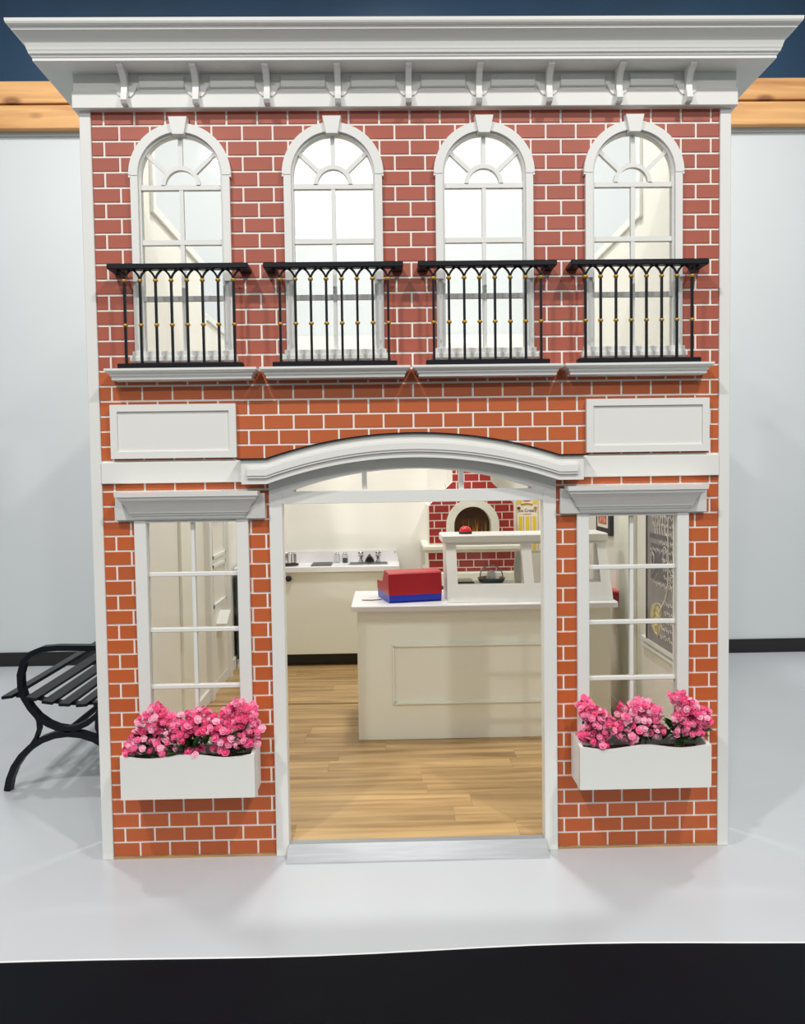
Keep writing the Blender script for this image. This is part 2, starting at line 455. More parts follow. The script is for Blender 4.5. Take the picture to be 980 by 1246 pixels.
# bricks
def blockers():
    B = []
    for c in XC_U:
        B.append((c-0.172, c+0.172, lambda x: 1.92, lambda x, c=c: win_top(x-c, 0.178), True))
    B.append((-1.3, -0.64, lambda x: 1.462, lambda x: 1.530, False)); B.append((0.64, 1.3, lambda x: 1.462, lambda x: 1.530, False))
    B.append((-1.125, -0.675, lambda x: 1.56, lambda x: 1.735, False)); B.append((0.68, 1.13, lambda x: 1.56, lambda x: 1.735, False))
    B.append((-0.62, 0.62, lambda x: 1.462, lambda x: hood_top(x)-0.012, True))
    B.append((-0.535, 0.535, lambda x: -1, lambda x: 1.5, False))
    for c in XC_L:
        B.append((c-0.208, c+0.208, lambda x: 0.40, lambda x: 1.33, False))
        B.append((c-0.272, c+0.272, lambda x: 1.325, lambda x: 1.405, False))
    return B
BLK = blockers()

def brick_polys(x0, x1, z0, z1, blk):
    e = 1e-5; bp = {x0, x1}
    for (a, b, fb, ft, curved) in blk:
        if b <= x0 or a >= x1: continue
        if a > x0: bp.add(a)
        if b < x1: bp.add(b)
        if curved:
            lo, hi = max(a, x0), min(b, x1)
            for i in range(1, 8): bp.add(lo+(hi-lo)*i/8)
    bp = sorted(bp); cols = []
    for a, b in zip(bp[:-1], bp[1:]):
        if b-a < 3*e: continue
        ends = []
        for x in (a+e, b-e):
            free = [(z0, z1)]
            for (ba, bb, fb, ft, cv) in blk:
                if not (ba < x < bb): continue
                l, h = fb(x), ft(x); nf = []
                for (p, q) in free:
                    if h <= p or l >= q: nf.append((p, q)); continue
                    if l > p: nf.append((p, l))
                    if h < q: nf.append((h, q))
                free = nf
            ends.append(max(free, key=lambda f: f[1]-f[0]) if free else (z1, z1))
        cols.append((a, b, ends))
    out = []; run = []
    def flush():
        if not run: return
        bot = []; topp = []
        for (a, b, en) in run:
            for x, (l, h) in ((a, en[0]), (b, en[1])):
                if not bot or abs(bot[-1][0]-x) > 1e-6 or abs(bot[-1][1]-l) > 1e-4: bot.append((x, l))
                if not topp or abs(topp[-1][0]-x) > 1e-6 or abs(topp[-1][1]-h) > 1e-4: topp.append((x, h))
        # drop collinear points
        def simp(P):
            k = [P[0]]
            for i in range(1, len(P)-1):
                (ax, az), (bx, bz), (cx, cz) = k[-1], P[i], P[i+1]
                if abs((bx-ax)*(cz-az)-(bz-az)*(cx-ax)) > 1e-7: k.append(P[i])
            return k+[P[-1]]
        poly = simp(bot)+simp(topp)[::-1]
        q = []
        for p in poly:
            if not q or (abs(p[0]-q[-1][0])+abs(p[1]-q[-1][1])) > 2e-4: q.append(p)
        w = max(p[0] for p in q)-min(p[0] for p in q); h = max(p[1] for p in q)-min(p[1] for p in q)
        if len(q) > 2 and w > 0.004 and h > 0.004: out.append(q)
        run.clear()
    for c in cols:
        if max(c[2][0][1]-c[2][0][0], c[2][1][1]-c[2][1][0]) < 0.002: flush(); continue
        if run:
            (l0, h0), (l1, h1) = run[-1][2][1], c[2][0]
            if h1 <= l0+1e-4 or h0 <= l1+1e-4: flush()
        run.append(c)
    flush()
    return out

def lay_bricks(parent, material, xr, zr, blk, px, pz, x_off, z_off, yf, yb, joint=0.0068, courses=None):
    """lay running-bond bricks; returns number laid"""
    cache = {}; cnt = 0
    k0 = int(math.floor((zr[0]-z_off)/pz)); k1 = int(math.ceil((zr[1]-z_off)/pz))
    for k in range(k0, k1):
        z0 = max(z_off+k*pz+joint/2, zr[0]); z1 = min(z_off+(k+1)*pz-joint/2, zr[1])
        if z1-z0 < 0.004: continue
        sh = x_off+(0 if k % 2 else px/2)
        j0 = int(math.floor((xr[0]-sh)/px))-1; j1 = int(math.ceil((xr[1]-sh)/px))+1
        for j in range(j0, j1):
            x0 = max(sh+j*px+joint/2, xr[0]); x1 = min(sh+(j+1)*px-joint/2, xr[1])
            if x1-x0 < 0.004: continue
            for poly in brick_polys(x0, x1, z0, z1, blk):
                cx = (min(p[0] for p in poly)+max(p[0] for p in poly))/2; cz = (min(p[1] for p in poly)+max(p[1] for p in poly))/2
                loc = [(round(p[0]-cx, 5), round(p[1]-cz, 5)) for p in poly]
                key = tuple(loc)
                if key not in cache:
                    me = bpy.data.meshes.new('brick'); b = MB().prism(loc, 0.0, yb-yf, 0.0014)
                    me.from_pydata(b.v, [], b.f); me.materials.append(material); me.update(); cache[key] = me
                piece('brick', cache[key], (cx, yf, cz), parent); cnt += 1
    return cnt
PX, PZ, XO, ZO = 0.1142, 0.0568, 0.0065, 0.0060
ZS = ZO+PZ*33
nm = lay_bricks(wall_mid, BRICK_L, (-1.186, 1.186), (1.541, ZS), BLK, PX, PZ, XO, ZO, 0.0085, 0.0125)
nu = lay_bricks(wall_up, BRICK_U, (-1.186, 1.186), (ZS, 2.842), BLK, PX, PZ, XO, ZO, 0.0085, 0.0125)
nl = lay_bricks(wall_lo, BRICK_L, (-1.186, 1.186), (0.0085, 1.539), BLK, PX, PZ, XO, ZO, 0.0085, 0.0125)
print('bricks', nu, nm, nl)

# corner boards, belt bands
for sx, lab in ((-1, 'white vertical corner board on the bench side of the facade'), (1, 'white vertical corner board at the right edge of the facade')):
    a, b = sorted((sx*1.180, sx*1.222))
    MB().box(a, b, 0.0, 0.06, 0.0, 2.842, 0.002).build('trim_corner_board', WHITE, label=lab, cat='trim', kind='structure')
for sx, lab in ((-1, 'plain white belt board above the left lower window'), (1, 'plain white belt board above the right lower window')):
    a, b = sorted((sx*0.60, sx*1.179))
    MB().box(a, b, -0.006, 0.014, 1.455, 1.536, 0.002).build('trim_belt_board', WHITE, label=lab, cat='trim', kind='structure')

# ------------------------------------------------------------------ cornice
cor = empty('trim_cornice', (0, 0, 2.84), 'wide white moulded cornice with curved brackets crowning the facade', 'cornice', kind='structure')
mb = MB(); mb.box(-1.235, 1.235, -0.012, 0.06, 2.84, 2.968)
mb.build('frieze', WHITE, cor)
MB().box(-1.2385, 1.2385, -0.024, 0.06, 2.838, 2.902, 0.003).build('frieze_band', WHITE, cor)
prof = [(0.0, 2.966), (0.104, 2.966), (0.107, 2.969), (0.107, 2.978), (0.110, 2.981), (0.112, 2.988), (0.117, 2.990), (0.119, 2.998), (0.121, 3.002), (0.123, 3.010), (0.127, 3.022),
        (0.133, 3.032), (0.141, 3.041), (0.150, 3.048), (0.157, 3.052), (0.158, 3.060), (0.165, 3.062), (0.170, 3.067), (0.173, 3.073), (0.174, 3.084)]
MB().crown(prof, 0, 1.235, 0.55).build('crown_moulding', WHITE, cor)
bp = [(-0.020, 2.966), (-0.020, 2.848), (-0.032, 2.843), (-0.046, 2.846), (-0.054, 2.857), (-0.053, 2.872), (-0.046, 2.888), (-0.043, 2.904), (-0.048, 2.922), (-0.060, 2.938), (-0.078, 2.950), (-0.094, 2.957), (-0.098, 2.966)]
for k in range(9):
    x = 0.003+(k-4)*0.2606
    br = MB().prism_x(bp, x-0.011, x+0.011).build('bracket', WHITE, cor)
    MB().prism([(x-0.044, 2.916), (x+0.044, 2.916), (x+0.030, 2.888), (x+0.020, 2.878), (x-0.020, 2.878), (x-0.030, 2.888)], -0.029, -0.020).build('bracket_plate', WHITE, br)
for k in range(8):
    x = 0.003+(k-3.5)*0.2606
    MB().box(x-0.085, x+0.085, -0.020, -0.010, 2.912, 2.960, 0.004).build('frieze_panel', WHITE, cor)

# ------------------------------------------------------------------ upper arched windows
def ray_out(a, zc=2.568):
    ca, sa = math.cos(a), math.sin(a); r = 0
    while r < 0.4:
        x, z = r*ca, zc+r*sa
        if abs(x) > 0.157 or (z > SPR and x*x+(z-SPR)**2 > 0.157**2): break
        r += 0.001
    return r
W_LAB = ['arched upper window nearest the left corner, stair line seen through its glass', 'second arched upper window from the left, above the entry',
         'third arched upper window from the left, above the entry', 'arched upper window nearest the right corner of the facade']
for i, c in enumerate(XC_U):
    w = empty('window_%d' % (i+1), (c, 0, 1.94), W_LAB[i], 'window', kind='structure')
    fr = MB()
    fr.box(c-0.184, c-0.157, -0.010, 0.04, 1.94, 2.606); fr.box(c+0.157, c+0.184, -0.010, 0.04, 1.94, 2.606)
    fr.strip(arc(c, SPR, 0.190, 180, 0, 32), arc(c, SPR, 0.157, 180, 0, 32), -0.012, 0.04)
    fr.box(c-0.190, c-0.183, -0.012, 0.012, 2.592, 2.602); fr.box(c+0.183, c+0.190, -0.012, 0.012, 2.592, 2.602)
    frame = fr.build('window_frame', WHITE, w)
    st = MB(); st.strip(arc(c, SPR, 0.158, 180, 0, 32), arc(c, SPR, 0.149, 180, 0, 32), 0.002, 0.036)
    st.box(c-0.158, c-0.149, 0.002, 0.036, 1.94, 2.60); st.box(c+0.149, c+0.158, 0.002, 0.036, 1.94, 2.60)
    st.build('inner_stop', WHITE, frame)
    MB().prism([(c-0.037, 2.811), (c+0.037, 2.811), (c+0.024, 2.742), (c-0.024, 2.742)], -0.024, 0.012, 0.003).build('keystone', WHITE, w)
    mu = MB().box(c-0.0075, c+0.0075, 0.008, 0.026, 1.94, 2.560); mu.build('muntin', WHITE, w)
    for z in (2.560, 2.357, 2.149):
        MB().box(c-0.152, c+0.152, 0.007, 0.027, z-0.009, z+0.009).build('muntin', WHITE, w)
    MB().strip(arc(c, 2.566, 0.073, 180, 0, 16), arc(c, 2.566, 0.058, 180, 0, 16), 0.007, 0.027).build('fan_arc', WHITE, w)
    for a in (43, 90, 137):
        ar = math.radians(a); r1 = ray_out(ar)
        MB().bar_xz([(c+0.07*math.cos(ar), 2.566+0.07*math.sin(ar)), (c+r1*math.cos(ar), 2.566+r1*math.sin(ar))], 0.015, 0.008, 0.026).build('fan_spoke', WHITE, w)
    MB().box(c-0.200, c+0.200, -0.026, 0.03, 1.910, 1.930, 0.003).build('window_sill', WHITE, w)
    MB().box(c-0.192, c+0.192, -0.016, 0.03, 1.930, 1.950, 0.002).build('window_stool', WHITE, w)
    for (z0, z1) in ((1.95, 2.14), (2.158, 2.348), (2.366, 2.551)):
        for (x0, x1) in ((c-0.149, c-0.0075), (c+0.0075, c+0.149)):
            MB().box(x0, x1, 0.015, 0.018, z0, z1).build('pane', GLASS, w)
    angs = [0, 43, 90, 137, 180]
    for a0, a1 in zip(angs[:-1], angs[1:]):
        inn = [(c+0.073*math.cos(math.radians(t)), 2.569+0.073*math.sin(math.radians(t))) for t in np.linspace(a0, a1, 7)]
        out = []
        for t in np.linspace(a0, a1, 9):
            r1 = ray_out(math.radians(t), 2.569)-0.003; out.append((c+r1*math.cos(math.radians(t)), 2.569+r1*math.sin(math.radians(t))))
        MB().strip([out[min(int(round(q*8/6)), 8)] for q in range(7)], inn, 0.015, 0.018).build('pane', GLASS, w)
    MB().prism([(c-0.058, 2.569), (c+0.058, 2.569)]+arc(c, 2.569, 0.058, 0, 180, 12)[1:-1], 0.015, 0.018).build('pane', GLASS, w)

# ------------------------------------------------------------------ lower windows with crown lintels
for i, c in enumerate(XC_L):
    w = empty('window_%d' % (i+5), (c, 0, 0.42), ['tall white lower window beside the bench, above a flower box', 'tall white lower window with a chalkboard seen behind its glass'][i], 'window', kind='structure')
    fr = MB(); fr.box(c-0.2165, c-0.1705, -0.008, 0.045, 0.40, 1.335, 0.002); fr.box(c+0.1705, c+0.2165, -0.008, 0.045, 0.40, 1.335, 0.002)
    fr.box(c-0.1705, c+0.1705, -0.008, 0.045, 0.40, 0.448); fr.box(c-0.1705, c+0.1705, -0.002, 0.045, 1.305, 1.335)
    fr.build('window_frame', WHITE, w)
    MB().box(c-0.0075, c+0.0075, 0.012, 0.032, 0.448, 1.315, 0.002).build('muntin', WHITE, w)
    zs = [0.448, 0.670, 0.890, 1.105, 1.312]
    for z in zs[1:4]:
        MB().box(c-0.172, c+0.172, 0.010, 0.034, z-0.008, z+0.008, 0.002).build('muntin', WHITE, w)
    for z0, z1 in zip(zs[:-1], zs[1:]):
        for (x0, x1) in ((c-0.1705, c-0.0075), (c+0.0075, c+0.1705)):
            MB().box(x0, x1, 0.020, 0.023, z0+0.006, z1-0.006).build('pane', GLASS, w)
    li = MB().box(c-0.282, c+0.282, -0.016, 0.014, 1.316, 1.412, 0.002).build('lintel_board', WHITE, w)
    pr = [(0.010, 1.318), (0.018, 1.318), (0.022, 1.324), (0.022, 1.331), (0.028, 1.333), (0.030, 1.341), (0.036, 1.343), (0.039, 1.352), (0.045, 1.366), (0.054, 1.379), (0.064, 1.389), (0.070, 1.393), (0.070, 1.402), (0.078, 1.405), (0.080, 1.422)]
    MB().crown(pr, c, 0.186, 0.0).build('lintel_crown', WHITE, w)

# ------------------------------------------------------------------ balconies
def make_balcony(c):
    b = empty('balcony', (c, 0, 1.838))
    pr = [(0.050, 1.838), (0.060, 1.838), (0.062, 1.841), (0.062, 1.850), (0.067, 1.852), (0.068, 1.860), (0.074, 1.862), (0.080, 1.867), (0.083, 1.871), (0.083, 1.879)]
    MB().crown(pr, c, 0.196, 0.010).build('ledge', WHITE, b, label='white moulded ledge')
    MB().box(c-0.230, c+0.230, -0.080, -0.042, 1.879, 1.897, 0.002).build('bottom_rail', IRON, b)
    MB().box(c-0.257, c+0.257, -0.086, -0.048, 2.238, 2.258, 0.003).build('top_rail', IRON, b)
    for sx in (-1, 1):
        a_, b_ = sorted((c+sx*0.257, c+sx*0.214))
        MB().box(a_, b_, -0.0479, 0.008, 2.239, 2.257, 0.003).build('rail_return', IRON, b)
    d0 = None
    yb = -0.064; pitch = 0.0571
    arch_x = []
    bars = []
    for k in range(8):
        x = c+(k-3.5)*pitch
        ba = MB().box(x-0.0045, x+0.0045, yb-0.0045, yb+0.0045, 1.897, 2.200).build('baluster', IRON, b)
        bars.append(ba)
        for z in (2.200, 2.038):
            MB().lathe([(0.0045, -0.006), (0.0085, -0.004), (0.0098, 0.0), (0.0085, 0.004), (0.0045, 0.006)], (x, yb, z), 10).build('collar', GOLD, ba)
    for k in range(-1, 8):
        xa, xb = c+(k-3.5)*pitch, c+(k-2.5)*pitch
        xm = (xa+xb)/2; h = pitch/2
        GA = [(0.0, 0.0), (0.16, 0.30), (0.36, 0.56), (0.60, 0.78), (0.84, 0.95), (1.0, 1.04)]
        L = [(xa+h*u*(1-0.18*(1-u)), 2.204+0.036*v) for u, v in GA]
        Rr = [(xb-h*u*(1-0.18*(1-u)), 2.204+0.036*v) for u, v in GA]
        ar = MB()
        if k >= 0: ar.bar_xz(L, 0.0075, yb-0.003, yb+0.003)
        if k < 7: ar.bar_xz(Rr, 0.0075, yb-0.003, yb+0.003)
        ar.build('pointed_arch', IRON, b)
    return b
B_LAB = ['black iron balcony railing with gold collars, leftmost of four, white ledge below', 'second black iron balcony railing from the left, above the entry hood',
         'third black iron balcony railing from the left, above the entry hood', 'black iron balcony railing with gold collars, rightmost of four, above the right sign board']
for c, lab in zip(XC_U, B_LAB):
    tag(make_balcony(c), lab, 'balcony', 'iron balconies of the upper storey')

# ------------------------------------------------------------------ sign boards
for sx, lab in ((-1, 'blank white framed sign board above the left lower window'), (1, 'blank white framed sign board above the right lower window')):
    xc = sx*0.902
    s = empty('sign_board', (xc, 0, 1.548), lab, 'sign', 'blank sign boards on the facade')
    MB().box(xc-0.236, xc+0.236, -0.006, 0.010, 1.549, 1.752, 0.001).build('back_board', WHITE, s)
    f = MB(); x0, x1, z0, z1, wd = xc-0.236, xc+0.236, 1.549, 1.752, 0.026
    f.prism([(x0, z0), (x1, z0), (x1-wd, z0+wd), (x0+wd, z0+wd)], -0.013, -0.006); f.prism([(x0, z1), (x1, z1), (x1-wd, z1-wd), (x0+wd, z1-wd)], -0.013, -0.006)
    f.prism([(x0, z0), (x0, z1), (x0+wd, z1-wd), (x0+wd, z0+wd)], -0.013, -0.006); f.prism([(x1, z0), (x1, z1), (x1-wd, z1-wd), (x1-wd, z0+wd)], -0.013, -0.006)
    f.build('frame_moulding', WHITE, s)

# ------------------------------------------------------------------ entry hood and doorway
hood = empty('trim_hood', (0, 0, 1.447), 'white arched entry hood with a black top edge over the doorway', 'hood', kind='structure')
X = list(np.linspace(-0.547, 0.547, 41))
xs_h = [-0.640]+X+[0.640]
def off_curve(f, d, ends): return [(x, (f(x) if abs(x) <= 0.547 else f(0.547))+d) for x in xs_h]
MB().strip(off_curve(hood_top, 0, 0), [(x, hood_bot(x) if abs(x) <= 0.547 else 1.447) for x in xs_h], -0.070, 0.012).build('hood_board', WHITE, hood)
xm = [-0.618]+X+[0.618]
band = lambda t: [(x, (1-t)*(hood_bot(x) if abs(x) <= 0.547 else 1.447)+t*(hood_top(x) if abs(x) <= 0.547 else 1.538)) for x in xm]
MB().strip(band(0.70), band(0.24), -0.078, -0.069).build('hood_moulding', WHITE, hood)
MB().strip(band(0.62), band(0.34), -0.082, -0.077).build('hood_moulding', WHITE, hood)
xcap = [-0.655]+X+[0.655]
MB().strip([(x, (hood_top(x) if abs(x) <= 0.547 else 1.538)+0.005) for x in xcap], [(x, hood_top(x) if abs(x) <= 0.547 else 1.538) for x in xcap], -0.080, 0.012).build('hood_cap', IRON, hood, label='thin black cap')

door = empty('door_1', (0, 0, 0), 'open white doorway with a three-part arched fanlight over it', 'doorway', kind='structure')
MB().box(-0.549, -0.499, -0.006, 0.056, 0.0, 1.40, 0.002).build('jamb', WHITE, door)
MB().box(0.499, 0.549, -0.006, 0.056, 0.0, 1.40, 0.002).build('jamb', WHITE, door)
MB().box(-0.499, 0.499, -0.004, 0.054, 1.369, 1.416, 0.001).build('door_head', WHITE, door)
Xf = list(np.linspace(-0.549, 0.549, 45))
fi = MB()
inner = lambda x: circ_z(x, 0.458, 1.420, 1.497) if abs(x) < 0.458 else 1.416
fi.strip([(x, hood_bot(min(0.547, abs(x)))+0.006) for x in Xf], [(x, max(inner(x), 1.40) if abs(x) < 0.458 else 1.40) for x in Xf], -0.002, 0.052)
fi.build('fan_frame', WHITE, door)
for x in (-0.185, 0.187):
    MB().box(x-0.009, x+0.009, 0.0, 0.05, 1.414, inner(x)+0.006).build('fan_mullion', WHITE, door)

rp = MB().prism_x([(-0.076, 0.0), (-0.073, 0.006), (-0.004, 0.046), (0.03, 0.047), (0.03, 0.040), (-0.004, 0.038), (-0.066, 0.0)], -0.503, 0.503)
rp.build('threshold_ramp', ALU, label='brushed aluminium threshold ramp at the foot of the doorway', cat='ramp')

# ------------------------------------------------------------------ playhouse interior shell
FZ = 0.044
fw = MB().box(-1.2, 1.2, 0.031, 0.206, 0.0, FZ-0.004).box(-1.254, 1.254, 0.206, 3.249, 0.0, FZ-0.004).build('floor_wood', mat('floor_underlay', srgb(84, 62, 40), 0.8), label='oak plank floor inside the playhouse', cat='floor', kind='structure')
pw = 0.148; y = 0.032; row = 0; random.seed(3)
cachep = {}
rows = []
while y < 3.24:
    y1 = y+pw
    if y < 1.955 < y1: y1 = 1.955
    rows.append((y, min(y1, 3.25)))
    y = y1 if y1 != 1.955 else 1.972
for (ya, yb_) in rows:
    xl = 1.2 if ya < 0.206 else 1.253
    x = -xl-random.random()*0.8
    while x < xl:
        L = 0.9; a, b = max(x, -xl), min(x+L, xl); x += L
        if b-a < 0.03: continue
        key = (round(b-a, 3), round(yb_-ya, 3))
        if key not in cachep:
            me = bpy.data.meshes.new('plank'); k = MB().box(-(b-a)/2+0.0004, (b-a)/2-0.0004, -(yb_-ya)/2+0.0004, (yb_-ya)/2-0.0004, -0.004, 0.0)
            me.from_pydata(k.v, [], k.f); me.materials.append(OAK); me.update(); cachep[key] = me
        piece('plank', cachep[key], ((a+b)/2, (ya+yb_)/2, FZ), fw)
MB().box(-1.2, 1.2, 1.956, 1.971, FZ-0.004, FZ-0.001).build('seam_strip', BLACK, fw, label='dark seam between floor panels')

MB().box(-1.285, 1.285, 3.25, 3.29, 0.0, 2.54).build('wall_back', CREAMW, label='plain cream back wall inside the playhouse', cat='wall', kind='structure')
def side_wall(sx, name, lab):
    w = empty(name, (0, 0, 0), lab, 'wall', kind='structure')
    def bx(a, b, *r): lo, hi = sorted((sx*a, sx*b)); return (lo, hi)+r
    MB().box(*bx(1.202, 1.238, 0.05, 0.205, 0.0, 2.95)).build('wall_return', CREAMW, w)
    y1, y2 = (1.06, 2.24) if sx < 0 else (1.19, 2.30)
    MB().box(*bx(1.255, 1.285, 0.2, y1, 0.0, 3.25)).build('wall_section', CREAMW, w)
    MB().box(*bx(1.255, 1.285, y1, y2, 0.0, 2.82)).build('wall_section', CREAMW, w)
    MB().box(*bx(1.255, 1.285, y2, 3.25, 0.0, 2.50)).build('wall_section', CREAMW, w)
    MB().box(*bx(1.236, 1.288, y1-0.02, y1+0.035, 2.795, 3.252, 0.003)).build('coping', WHITE, w)
    MB().box(*bx(1.240, 1.290, y1+0.036, y2+0.05, 2.80, 2.85, 0.003)).build('coping', WHITE, w)
    MB().box(*bx(1.240, 1.290, y2+0.051, 3.249, 2.49, 2.535, 0.003)).build('coping', WHITE, w)
    MB().box(*bx(1.238, 1.256, 0.2, 3.24, FZ, 0.125, 0.003)).build('base_trim', WHITE, w)
    return w, bx
wl, bxl = side_wall(-1, 'wall_left', 'cream side wall behind the left lower window')
MB().box(*bxl(1.236, 1.256, 1.413, 1.70, FZ, 1.9, 0.003)).build('pilaster', CREAM, wl)
d2 = empty('door_2', (-1.255, 2.36, FZ), 'white glazed side door seen through the left lower window', 'door', kind='structure')
MB().box(-1.256, -1.240, 2.05, 2.72, FZ+0.08, 1.75).build('door_panel', CREAMW, d2)
dc = MB()
for (a, b) in ((2.05, 2.11), (2.66, 2.72)): dc.box(-1.242, -1.215, a, b, FZ, 1.80, 0.003)
dc.box(-1.242, -1.215, 2.05, 2.72, 1.74, 1.80, 0.003); dc.build('door_casing', WHITE, d2)
df = MB()
for (z0, z1) in ((0.62, 0.90), (0.94, 1.22), (1.26, 1.54)):
    for zz in (z0, z1-0.02): df.box(-1.242, -1.226, 2.18, 2.60, zz, zz+0.02)
    for yy in (2.18, 2.58): df.box(-1.242, -1.226, yy, yy+0.02, z0, z1)
df.build('panel_moulding', WHITE, d2)
MB().prism_x([(2.30, 0.47), (2.47, 0.47), (2.47, 0.56), (2.44, 0.57), (2.30, 0.50)], -1.24, -1.17).build('door_shelf', WHITE, d2, label='small white slanted shelf')

wr, bxr = side_wall(1, 'wall_right', 'cream side wall behind the right lower window')
MB().box(*bxr(1.222, 1.256, 1.28, 1.51, FZ, 1.95, 0.003)).build('pilaster', CREAM, wr)
mo = MB()
for z in (0.555,): mo.box(1.240, 1.256, 0.25, 1.16, z, z+0.012)
mo.box(1.238, 1.256, 0.25, 1.16, 0.585, 0.606); mo.build('panel_moulding', WHITE, wr)

# ------------------------------------------------------------------ bench beside the house
random.seed(11)
BY = 0.73
bn = empty('bench', (-1.63, BY, 0), 'black metal slatted garden bench with looped arm, against the left side of the playhouse', 'bench')
def bench_end(y):
    e = MB()
    xc = -1.628
    # hoop: arm top, round front, U underneath
    hoop = [(-1.30, 0.672), (-1.48, 0.676), (-1.66, 0.680), (-1.73, 0.676), (-1.785, 0.655), (-1.825, 0.615), (-1.843, 0.555), (-1.842, 0.500), (-1.828, 0.445), (-1.80, 0.395), (-1.765, 0.352), (-1.72, 0.318),
            (-1.675, 0.298), (-1.628, 0.290), (-1.58, 0.298), (-1.535, 0.318), (-1.49, 0.352), (-1.455, 0.395), (-1.425, 0.45), (-1.40, 0.52), (-1.36, 0.66), (-1.31, 0.82)]
    e.bar_xz(hoop, 0.026, y-0.022, y+0.022)
    arch = [(-1.922, 0.0), (-1.910, 0.055), (-1.885, 0.115), (-1.850, 0.165), (-1.805, 0.208), (-1.750, 0.242), (-1.69, 0.263), (-1.628, 0.270), (-1.566, 0.263), (-1.506, 0.242), (-1.451, 0.208), (-1.406, 0.165), (-1.371, 0.115), (-1.346, 0.055), (-1.334, 0.0)]
    e.bar_xz(arch, 0.030, y-0.022, y+0.022)
    e.bar_xz([(-1.782, 0.372), (-1.766, 0.335), (-1.764, 0.295), (-1.778, 0.255), (-1.800, 0.222)], 0.014, y-0.02, y+0.02)
    e.bar_xz([(-1.474, 0.372), (-1.490, 0.335), (-1.492, 0.295), (-1.478, 0.255), (-1.456, 0.222)], 0.014, y-0.02, y+0.02)
    return e
for yy in (BY+0.02, BY+1.30): bench_end(yy).build('end_frame', IRON, bn)
sb = [(-1.87, 0.452), (-1.80, 0.446), (-1.72, 0.425), (-1.64, 0.412), (-1.56, 0.407), (-1.48, 0.412), (-1.42, 0.425)]
for yy in (BY+0.03, BY+1.28): MB().bar_xz(sb, 0.014, yy-0.015, yy+0.015).build('seat_bar', IRON, bn)
SL = [(-1.885, 0.462, 0.10), (-1.775, 0.452, -0.16), (-1.700, 0.433, -0.14), (-1.622, 0.421, -0.05), (-1.542, 0.417, 0.05), (-1.462, 0.425, 0.14)]
SL += [(-1.375, 0.52, 1.25), (-1.352, 0.60, 1.28), (-1.328, 0.68, 1.28), (-1.304, 0.76, 1.28)]
for (x, z, t) in SL:
    w_, h_ = 0.028, 0.010
    ct, s_ = math.cos(t), math.sin(t)
    poly = [(x+ct*a-s_*b, z+s_*a+ct*b) for a, b in ((-w_, -h_), (w_, -h_), (w_, h_), (-w_, h_))]
    MB().prism(poly, BY-0.045, BY+1.36, 0.003).build('slat', IRON, bn)
MB().tube([(-1.628, BY+0.02, 0.282), (-1.628, BY+1.3, 0.282)], 0.016, 10).build('stretcher', IRON, bn)

# ------------------------------------------------------------------ flower boxes and plants
def make_planter(c, lab):
    p = empty('flower_box', (c, 0, 0.295), lab, 'flower box', 'white window flower boxes')
    x0, x1, yf, zb, zt = c-0.2455, c+0.2455, -0.155, 0.295, 0.447
    xsn = np.linspace(x0, x1, 33)
    wav = lambda x: zt+0.007*math.cos((x-c)/0.2455*math.pi*1.75)-0.010*(1-abs(math.cos((x-c)/0.2455*1.2)))*0+0.003
    MB().strip([(x, wav(x)) for x in xsn], [(x, zb) for x in xsn], yf, yf+0.016).build('front_panel', WHITE, p)
    for a in (x0, x1-0.014):
        MB().prism_x([(yf+0.014, zb), (-0.008, zb), (-0.008, zt+0.018), (-0.05, zt+0.014), (yf+0.03, wav(x0)+0.002), (yf+0.014, wav(x0))], a, a+0.014).build('side_panel', WHITE, p)
    MB().box(x0+0.014, x1-0.014, -0.020, -0.008, zb, zt+0.006).build('back_panel', WHITE, p)
    MB().box(x0+0.014, x1-0.014, yf+0.016, -0.020, zb, zb+0.012).build('bottom_panel', WHITE, p)
    MB().box(x0+0.0145, x1-0.0145, yf+0.0165, -0.0205, zb+0.0125, zt-0.030).build('soil', SOIL, p)
    return p
make_planter(-0.8475, 'white scalloped flower box under the window beside the bench')
make_planter(0.8475+0.0, 'white scalloped flower box under the window on the right')

def blossom_mesh(material, seed):
    rr = random.Random(seed); mb = MB()
    for ring, (cnt, R, tilt, zb) in enumerate(((5, 0.0150, 0.30, 0.0), (5, 0.0115, 0.75, 0.002), (4, 0.0075, 1.15, 0.004))):
        for k in range(cnt):
            a = 2*math.pi*(k+0.5*ring)/cnt+rr.uniform(-0.2, 0.2)
            ca, sa = math.cos(a), math.sin(a); tx, ty = -sa, ca
            ct, st_ = math.cos(tilt), math.sin(tilt); wdt = R*0.62
            def P(u, v, cup=0): return (ca*(u*ct)+tx*v, sa*(u*ct)+ty*v, zb+u*st_+cup)
            vs = [P(0, 0), P(R*0.55, -wdt, 0.001), P(R*0.55, 0, -0.001), P(R*0.55, wdt, 0.001), P(R, -wdt*0.6, 0.0015), P(R*1.08, 0, 0.001), P(R, wdt*0.6, 0.0015)]
            mb.add(vs, [(0, 1, 2), (0, 2, 3), (1, 4, 5, 2), (2, 5, 6, 3)], True)
    mb.lathe([(0.0, -0.002), (0.006, 0.001), (0.0075, 0.006), (0.005, 0.011), (0.0, 0.013)], (0, 0, 0), 7)
    me = bpy.data.meshes.new('blossom'); me.from_pydata(mb.v, [], mb.f); me.polygons.foreach_set('use_smooth', mb.sm); me.materials.append(material); me.update()
    return me
BLO = [blossom_mesh(PINKS[i % 4], i) for i in range(8)]
